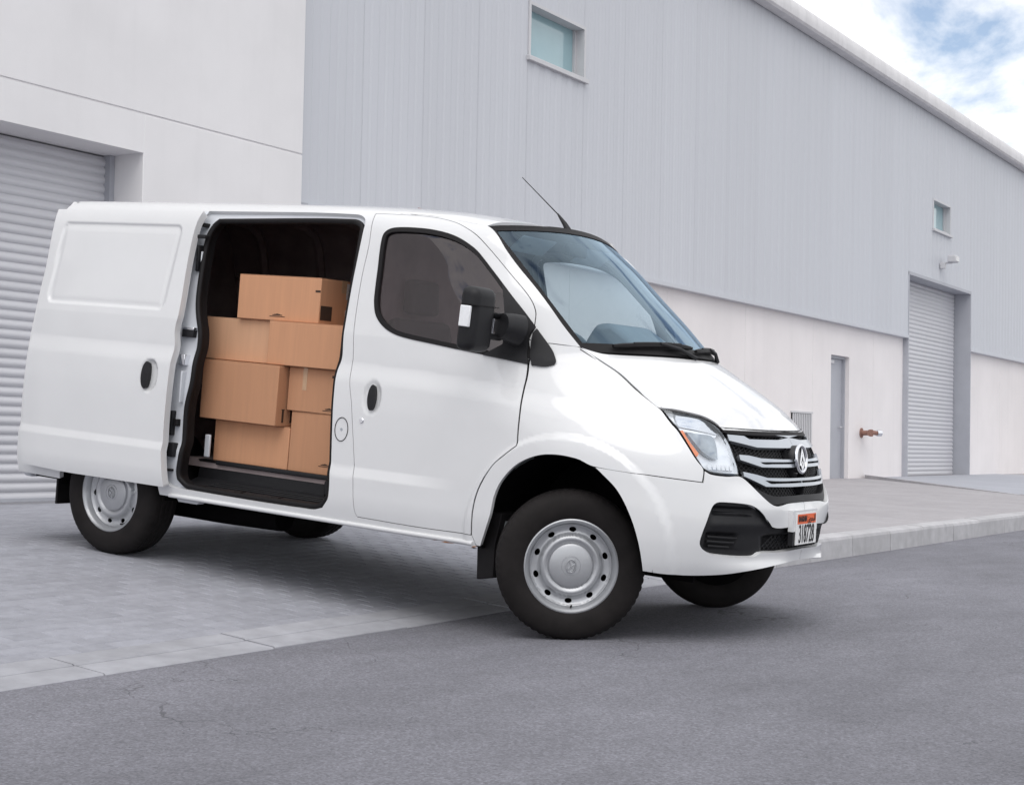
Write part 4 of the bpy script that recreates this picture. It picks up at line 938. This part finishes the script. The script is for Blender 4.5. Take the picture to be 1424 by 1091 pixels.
# --- wheels (outer face towards -Y)
def tyre():
    m = MB(); r = .362; wd = .112; n = 180
    prof = [(.222, -wd+.012), (.236, -wd+.002), (.262, -wd-.006), (.295, -wd-.007), (.322, -wd-.002), (.338, -wd+.006), (.347, -wd+.014), (.358, -wd+.030),
            (r, -.070), (r, -.046), (r-.008, -.042), (r-.008, -.036), (r, -.032), (r+.001, -.006), (r-.008, -.002), (r-.008, .004), (r, .008), (r, .034), (r-.008, .038), (r-.008, .044), (r, .048), (.358, wd-.030), (.347, wd-.014), (.32, wd), (.262, wd+.004), (.222, wd-.012)]
    def fn(i, k, rr, y):
        if k in (6, 7, 8, 9) and i % 3 == 0: return rr-(.002 if k in (6, 9) else .0045), y
        if k in (12, 13, 16, 17) and (i+1) % 3 == 0: return rr-.0025, y
        return rr, y
    m.lathe(prof, n, fn=fn); return m
def disc_surf(prof):
    rs = [p[0] for p in prof]; yf = pchip(rs, [p[1] for p in prof])
    return lambda a, b: (a, yf(math.hypot(a, b)), b)
def make_wheel():
    m = MB(); m.lathe([(.200, .10), (.196, .0), (.200, -.040), (.2015, -.074), (.207, -.080), (.2085, -.090), (.215, -.096), (.222, -.107), (.229, -.104), (.228, -.094), (.218, -.080), (.212, .10)], 64, close=True)
    wl = m.build('wheel', STEEL, None, 50)
    t = tyre().build('tyre', TYRE, wl, 30)
    ds = disc_surf([(.0, -.062), (.100, -.062), (.114, -.074), (.130, -.082), (.145, -.074), (.154, -.056), (.166, -.050), (.186, -.053), (.1985, -.064)])
    circ = lambda r, n: [(r*math.cos(2*math.pi*i/n), r*math.sin(2*math.pi*i/n)) for i in range(n)]
    holes = []
    for k in range(10):
        a = 2*math.pi*(k+.5)/10; c, s = math.cos(a), math.sin(a)
        holes.append([(c*(.173+.0125*math.cos(q))-s*.0175*math.sin(q), s*(.173+.0125*math.cos(q))+c*.0175*math.sin(q)) for q in [2*math.pi*i/14 for i in range(14)]])
    patch('wheel_disc', circ(.1985, 80), ds, STEEL, wl, holes=holes, step=.009, thick=.006)
    m = MB(); m.lathe([(0, .02), (.190, .02), (.205, .092), (.225, .104), (.225, .112), (0, .112)], 32); m.build('brake_drum', DARKER, wl, 40)
    m = MB(); m.lathe([(0, -.092), (.030, -.091), (.0302, -.089), (.045, -.088), (.0455, -.090), (.047, -.088), (.092, -.084), (.104, -.078), (.109, -.070), (.110, -.060)], 56); hc = m.build('hub_cap', STEEL, wl, 28)
    el = [(.032*math.cos(a), .023*math.sin(a)) for a in [2*math.pi*i/28 for i in range(29)]]
    rotm = Matrix.Rotation(R(60), 4, 'Y')
    m = MB(); m.tube([rotm @ Vector((x, -.0925, z)) for x, z in el], .0034, 6, caps=False); m.build('cap_emblem', STEEL, hc, 60)
    m = MB()
    for pl_ in ([(-.030, .0), (-.012, .016), (.014, .013), (.030, .0)], [(-.018, -.012), (0, .001), (.018, -.012)], [(-.012, .016), (0, .001), (.014, .013)]): m.tube([rotm @ Vector((x, -.0925, z)) for x, z in pl_], .0036, 6)
    m.build('cap_emblem', STEEL, hc, 60)
    m = MB(); m.tube([(.13, -.05, -.148), (.125, -.088, -.152)], .0045, 6); m.build('valve', RUBBER, wl, 60)
    for k in range(3):
        a = R(40+120*k); boxo('cap_slot', (.0995*math.cos(a)-.004, .0995*math.cos(a)+.004, -.068, -.060, .0995*math.sin(a)-.004, .0995*math.sin(a)+.004), DARKER, hc)
    return wl
def copy_tree(o, parent):
    c = o.copy(); COL.objects.link(c); c.parent = parent
    for ch in o.children: copy_tree(ch, c)
    return c
w0 = make_wheel(); STEER = 34
spots = [((3.05, -.835, .359), (0, R(35), R(STEER))), ((0, -.862, .357), (0, R(12), 0)), ((0, .862, .357), (0, R(50), R(180))), ((3.05, .845, .357), (0, R(70), R(180+STEER)))]
wheels = [w0]+[copy_tree(w0, van) for _ in range(3)]
for wl, (lc, rt) in zip(wheels, spots):
    wl.parent = van; wl.location = lc
    wl.rotation_euler = (Matrix.Rotation(rt[2], 3, 'Z') @ Matrix.Rotation(rt[1], 3, 'Y')).to_euler()
# wheel wells, mud flaps, underbody
for sgn in (1, -1):
    m = MB(); n = 26
    for (cx, cz, r, a0, a1) in ((3.05, .44, .455, -8, 188),):
        v = []; f = []
        for i in range(n):
            a = R(a0+(a1-a0)*i/(n-1))
            for y in (-.94, -.90, -.40): v.append((cx+r*math.cos(a), (y+(.10*sstep(3.0, 3.5, cx+r*math.cos(a)) if y < -.8 else 0))*sgn, cz+r*math.sin(a)))
        for i in range(n-1):
            for k in range(2): f.append((i*3+k, i*3+k+1, i*3+4+k, i*3+3+k))
        m.add(v, f)
    m.build('wheel_liner', DARKER, van, 60)
    boxo('inner_wing', (2.55, 3.52, -.41*sgn-.01, -.41*sgn+.01, .30, 1.0), DARKER, van)
    m = MB(); v = []
    fl_ = [(2.640, .560), (2.575, .555), (2.552, .52), (2.548, .42), (2.562, .215), (2.66, .235), (2.655, .40), (2.685, .56)]
    m.prism(fl_, (-.905)*sgn, (-.72)*sgn, 1); m.build('mud_flap', RUBBER, van, None, .006)
    boxo('mud_flap', (-.485, -.470, (-.94 if sgn > 0 else .72), (-.72 if sgn > 0 else .94), .235, .47), RUBBER, van)
    m = MB(); v = []; f = []
    for i in range(20):
        a = R(180*i/19)
        for y in (-.95, -.55): v.append((.43*math.cos(a), y*sgn, .36+.43*math.sin(a)))
    m.add(v, [(2*i, 2*i+1, 2*i+3, 2*i+2) for i in range(19)]); m.build('wheel_liner', DARKER, van, 60)
boxo('underbody', (-.74, 2.55, -.88, .88, .375, .455), DARKER, van)
boxo('engine_tray', (2.5, 3.60, -.40, .40, .345, .46), DARKER, van, .03)
boxo('front_undertray', (3.35, 3.60, -.60, .60, .375, .42), DARKER, van, .02)
for sgn in (1, -1): boxo('chassis_rail', (-.7, 2.5, .42*sgn-.04, .42*sgn+.04, .315, .38), DARKER, van)
m = MB(); m.tube([(0, -.80, .34), (0, .80, .34)], .055, 12); m.build('rear_axle', DARKER, van, 50)
m = MB(); m.tube([(.1, -.5, .30), (.5, -.5, .30), (.95, -.5, .31)], .085, 12); m.build('exhaust_silencer', DARKER, van, 50)
m = MB(); m.prism([(.50, .39), (.70, .39), (.66, .365), (.52, .365)], -.93, -.88, 1); m.build('jacking_plate', JAMB, van)
# tail: rear doors and bumper
def TAIL(y, v):
    w_ = wf(min(max(v, .4), 2.05)); return (-.80-.055*(1-(abs(y)/max(w_, .1))**3), y, v)
tail = [(-.955, .44), (.955, .44), (.978, .8), (.955, 1.2), (.84, 1.8), (.76, 2.0), (.68, 2.09), (.3, 2.115), (-.3, 2.115), (-.68, 2.09), (-.76, 2.0), (-.84, 1.8), (-.955, 1.2), (-.978, .8)]
patch('rear_doors', tail, TAIL, PAINT, van, step=.07, thick=.03, flip=True)
m = MB(); m.prism([(-.86, .36), (.86, .36), (.89, .40), (.89, .455), (-.89, .455), (-.89, .40)], -.875, -.80, 0); m.build('rear_bumper', JAMB, van, 40, .02)
# --- cab interior
boxo('cab_floor', (1.66, 3.0, -.86, .86, .46, .52), CABIN, van)
m = MB(); m.prism([(2.96, 1.0), (2.62, 1.0), (2.56, 1.05), (2.60, 1.24), (2.70, 1.34), (2.88, 1.385), (3.08, 1.385), (3.12, 1.2), (3.1, 1.0)], -.64, .64, 1); ds_ = m.build('dashboard', DASH, van, 40, .03)
m = MB(); m.prism([(2.50, 1.22), (2.47, 1.46), (2.53, 1.565), (2.64, 1.575), (2.80, 1.48), (2.94, 1.39), (2.94, 1.2)], .14, .60, 1); m.build('instrument_binnacle', DASH, ds_, 40, .035)
m = MB(); wheel_m = Matrix.Translation((2.33, .40, 1.34)) @ Matrix.Rotation(R(58), 4, 'Y') @ Matrix.Rotation(R(90), 4, 'X')
tor = [(.195+.016*math.cos(2*math.pi*i/10), .016*math.sin(2*math.pi*i/10)) for i in range(10)]
m.lathe(tor, 40, wheel_m, close=True); sw = m.build('steering_wheel', DASH, van, 60)
m = MB(); m.lathe([(0, -.03), (.06, -.03), (.075, .03), (0, .03)], 20, wheel_m)
for a in (0, 120, 240): m.tube([wheel_m @ Vector((.05*math.cos(R(a)), 0, .05*math.sin(R(a)))), wheel_m @ Vector((.19*math.cos(R(a)), 0, .19*math.sin(R(a))))], .016, 6)
m.build('steering_hub', DASH, sw, 60)
m = MB(); m.tube([(2.33, .40, 1.34), (2.72, .40, 1.12)], .03, 8); m.build('steering_column', DASH, sw, 60)
def seat(y, w_):
    s_ = boxo('seat', (1.84, 2.36, y-w_/2, y+w_/2, .80, .94), SEATM, van, .045)
    m = MB(); m.prism([(1.90, .92), (1.78, 1.50), (1.70, 1.50), (1.76, .88)], y-w_/2, y+w_/2, 1); m.build('seat_back', SEATM, s_, 40, .035)
    m = MB(); m.prism([(1.785, 1.53), (1.77, 1.72), (1.70, 1.72), (1.70, 1.53)], y-.13, y+.13, 1); m.build('head_restraint', SEATM, s_, 40, .025)
    boxo('seat_base', (1.86, 2.30, y-w_/2+.04, y+w_/2-.04, .50, .80), CABIN, s_)
    return s_
seat(-.42, .52); seat(.45, .52)
patch('head_lining', [(1.70, 2.04), (2.30, 2.04)]+[(max(1.72, q[0]-.05), q[1]) for q in hdr]+[(1.70, 2.79)], So(-.045), CABIN, van, step=.08, thick=0, flip=True, both=True)
p0 = Vector(WS(.0, .06, -.03)); boxo('rear_view_mirror', (p0.x-.06, p0.x-.03, -.11, .11, p0.z-.09, p0.z-.02), PLAST, van, .012)
for sgn in (1, -1):
    q = boxo('sun_visor', (-.005, .005, -.17, .17, -.06, .06), DASH, van, .004); q.location = Vector(WS(.45*sgn, .10, -.06))+Vector((-.10, 0, -.01)); q.rotation_euler = (0, R(50), 0)

# ---------------------------------------------------------------- cardboard boxes in the doorway
VW = van.matrix_world.copy()
def carton(x0, x1, yf, depth, z0, z1, label, tapes=(), marks=(), yaw=0., CARD=CARD):
    # yf: front face (van coordinates); built in the van's frame, then placed as a thing of its own
    cx, cy = (x0+x1)/2, yf+depth/2; dx, dy, dz = (x1-x0)/2, depth/2, z1-z0
    e = empty('cardboard_box'); e.matrix_world = VW @ Matrix.Translation((cx, cy, z0)) @ Matrix.Rotation(R(next(YAW)), 4, 'Z')
    m = MB(); m.box(-dx, dx, -dy, dy, 0, dz-.004); m.build('carton', CARD, e, 40, .004)
    m = MB(); m.box(-dx+.001, dx-.001, -dy+.001, -.002, dz-.0035, dz); m.build('flap', CARD, e)
    m = MB(); m.box(-dx+.001, dx-.001, .002, dy-.001, dz-.0035, dz); m.build('flap', CARD, e)
    m = MB(); m.box(-dx-.0008, dx+.0008, -.025, .025, dz+.0002, dz+.001); tp = m.build('tape', TAPE, e)
    m = MB(); m.box(dx+.0002, dx+.001, -.025, .025, dz-.07, dz+.001); m.build('tape', TAPE, e)
    for (a, b, c, d, mt, face) in marks:
        m = MB()
        if face == 'f': m.box(a, b, -dy-.0012, -dy-.0002, c, d)
        else: m.box(dx+.0002, dx+.0012, a, b, c, d)
        m.build('print' if mt is INK else ('paper_label' if mt is PAPER else 'tape'), mt, e)
    tag(e, label, 'box', 'cardboard boxes stacked inside the van'); return e
YAW = iter((.8, -.5, .4, -.6, .7, .3, -.4))
def logo(cx, cz, w_=.10):
    o = [(cx-w_/2, cx+w_/2, cz, cz+.004, INK, 'f')]
    for k in range(5): h_ = (.004, .009, .013, .009, .004)[k]; o.append((cx-w_*.32+k*w_*.13, cx-w_*.32+(k+1)*w_*.13, cz+.008, cz+.010+h_*.6, INK, 'f'))
    return o
carton(.675, 1.272, -.735, .42, 1.4365, 1.690, 'long cardboard box lying on top of the stack in the van doorway', marks=logo(-.0, .022, .11)+[(.262, .297, .172, .184, INK, 'f'), (-.20, -.10, .02, .10, INK, 'e'), (.02, .12, .0, .09, PAPER, 'e'), (.02, .12, .15, .24, PAPER, 'e')])
carton(.372, .925, -.708, .46, 1.190, 1.4345, 'pale cardboard box at the rear end of the row beneath the top box', marks=[], CARD=CARDP)
carton(.952, 1.476, -.766, .46, 1.190, 1.436, 'orange-brown cardboard box beside the B pillar, second row down')
carton(.500, 1.080, -.795, .50, .848, 1.187, 'large cardboard box jutting out of the stack, third row down', marks=[(-.20, -.185, .02, .09, INK, 'e'), (-.13, -.115, .02, .09, INK, 'e'), (-.205, -.18, .09, .096, INK, 'e'), (-.135, -.11, .09, .096, INK, 'e')])
carton(1.086, 1.440, -.722, .46, .942, 1.187, 'small square cardboard box with tape, between the jutting box and the pillar', marks=logo(.125, .016, .09)+[(-.075, -.045, .12, .2445, TAPE, 'f'), (.13, .165, .20, .215, INK, 'f')])
carton(.556, 1.116, -.716, .46, .6055, .846, 'cardboard box on the van floor under the large jutting box')
carton(1.124, 1.455, -.716, .46, .6055, .940, 'tall cardboard box on the van floor beside the B pillar', marks=logo(.10, .045, .09))
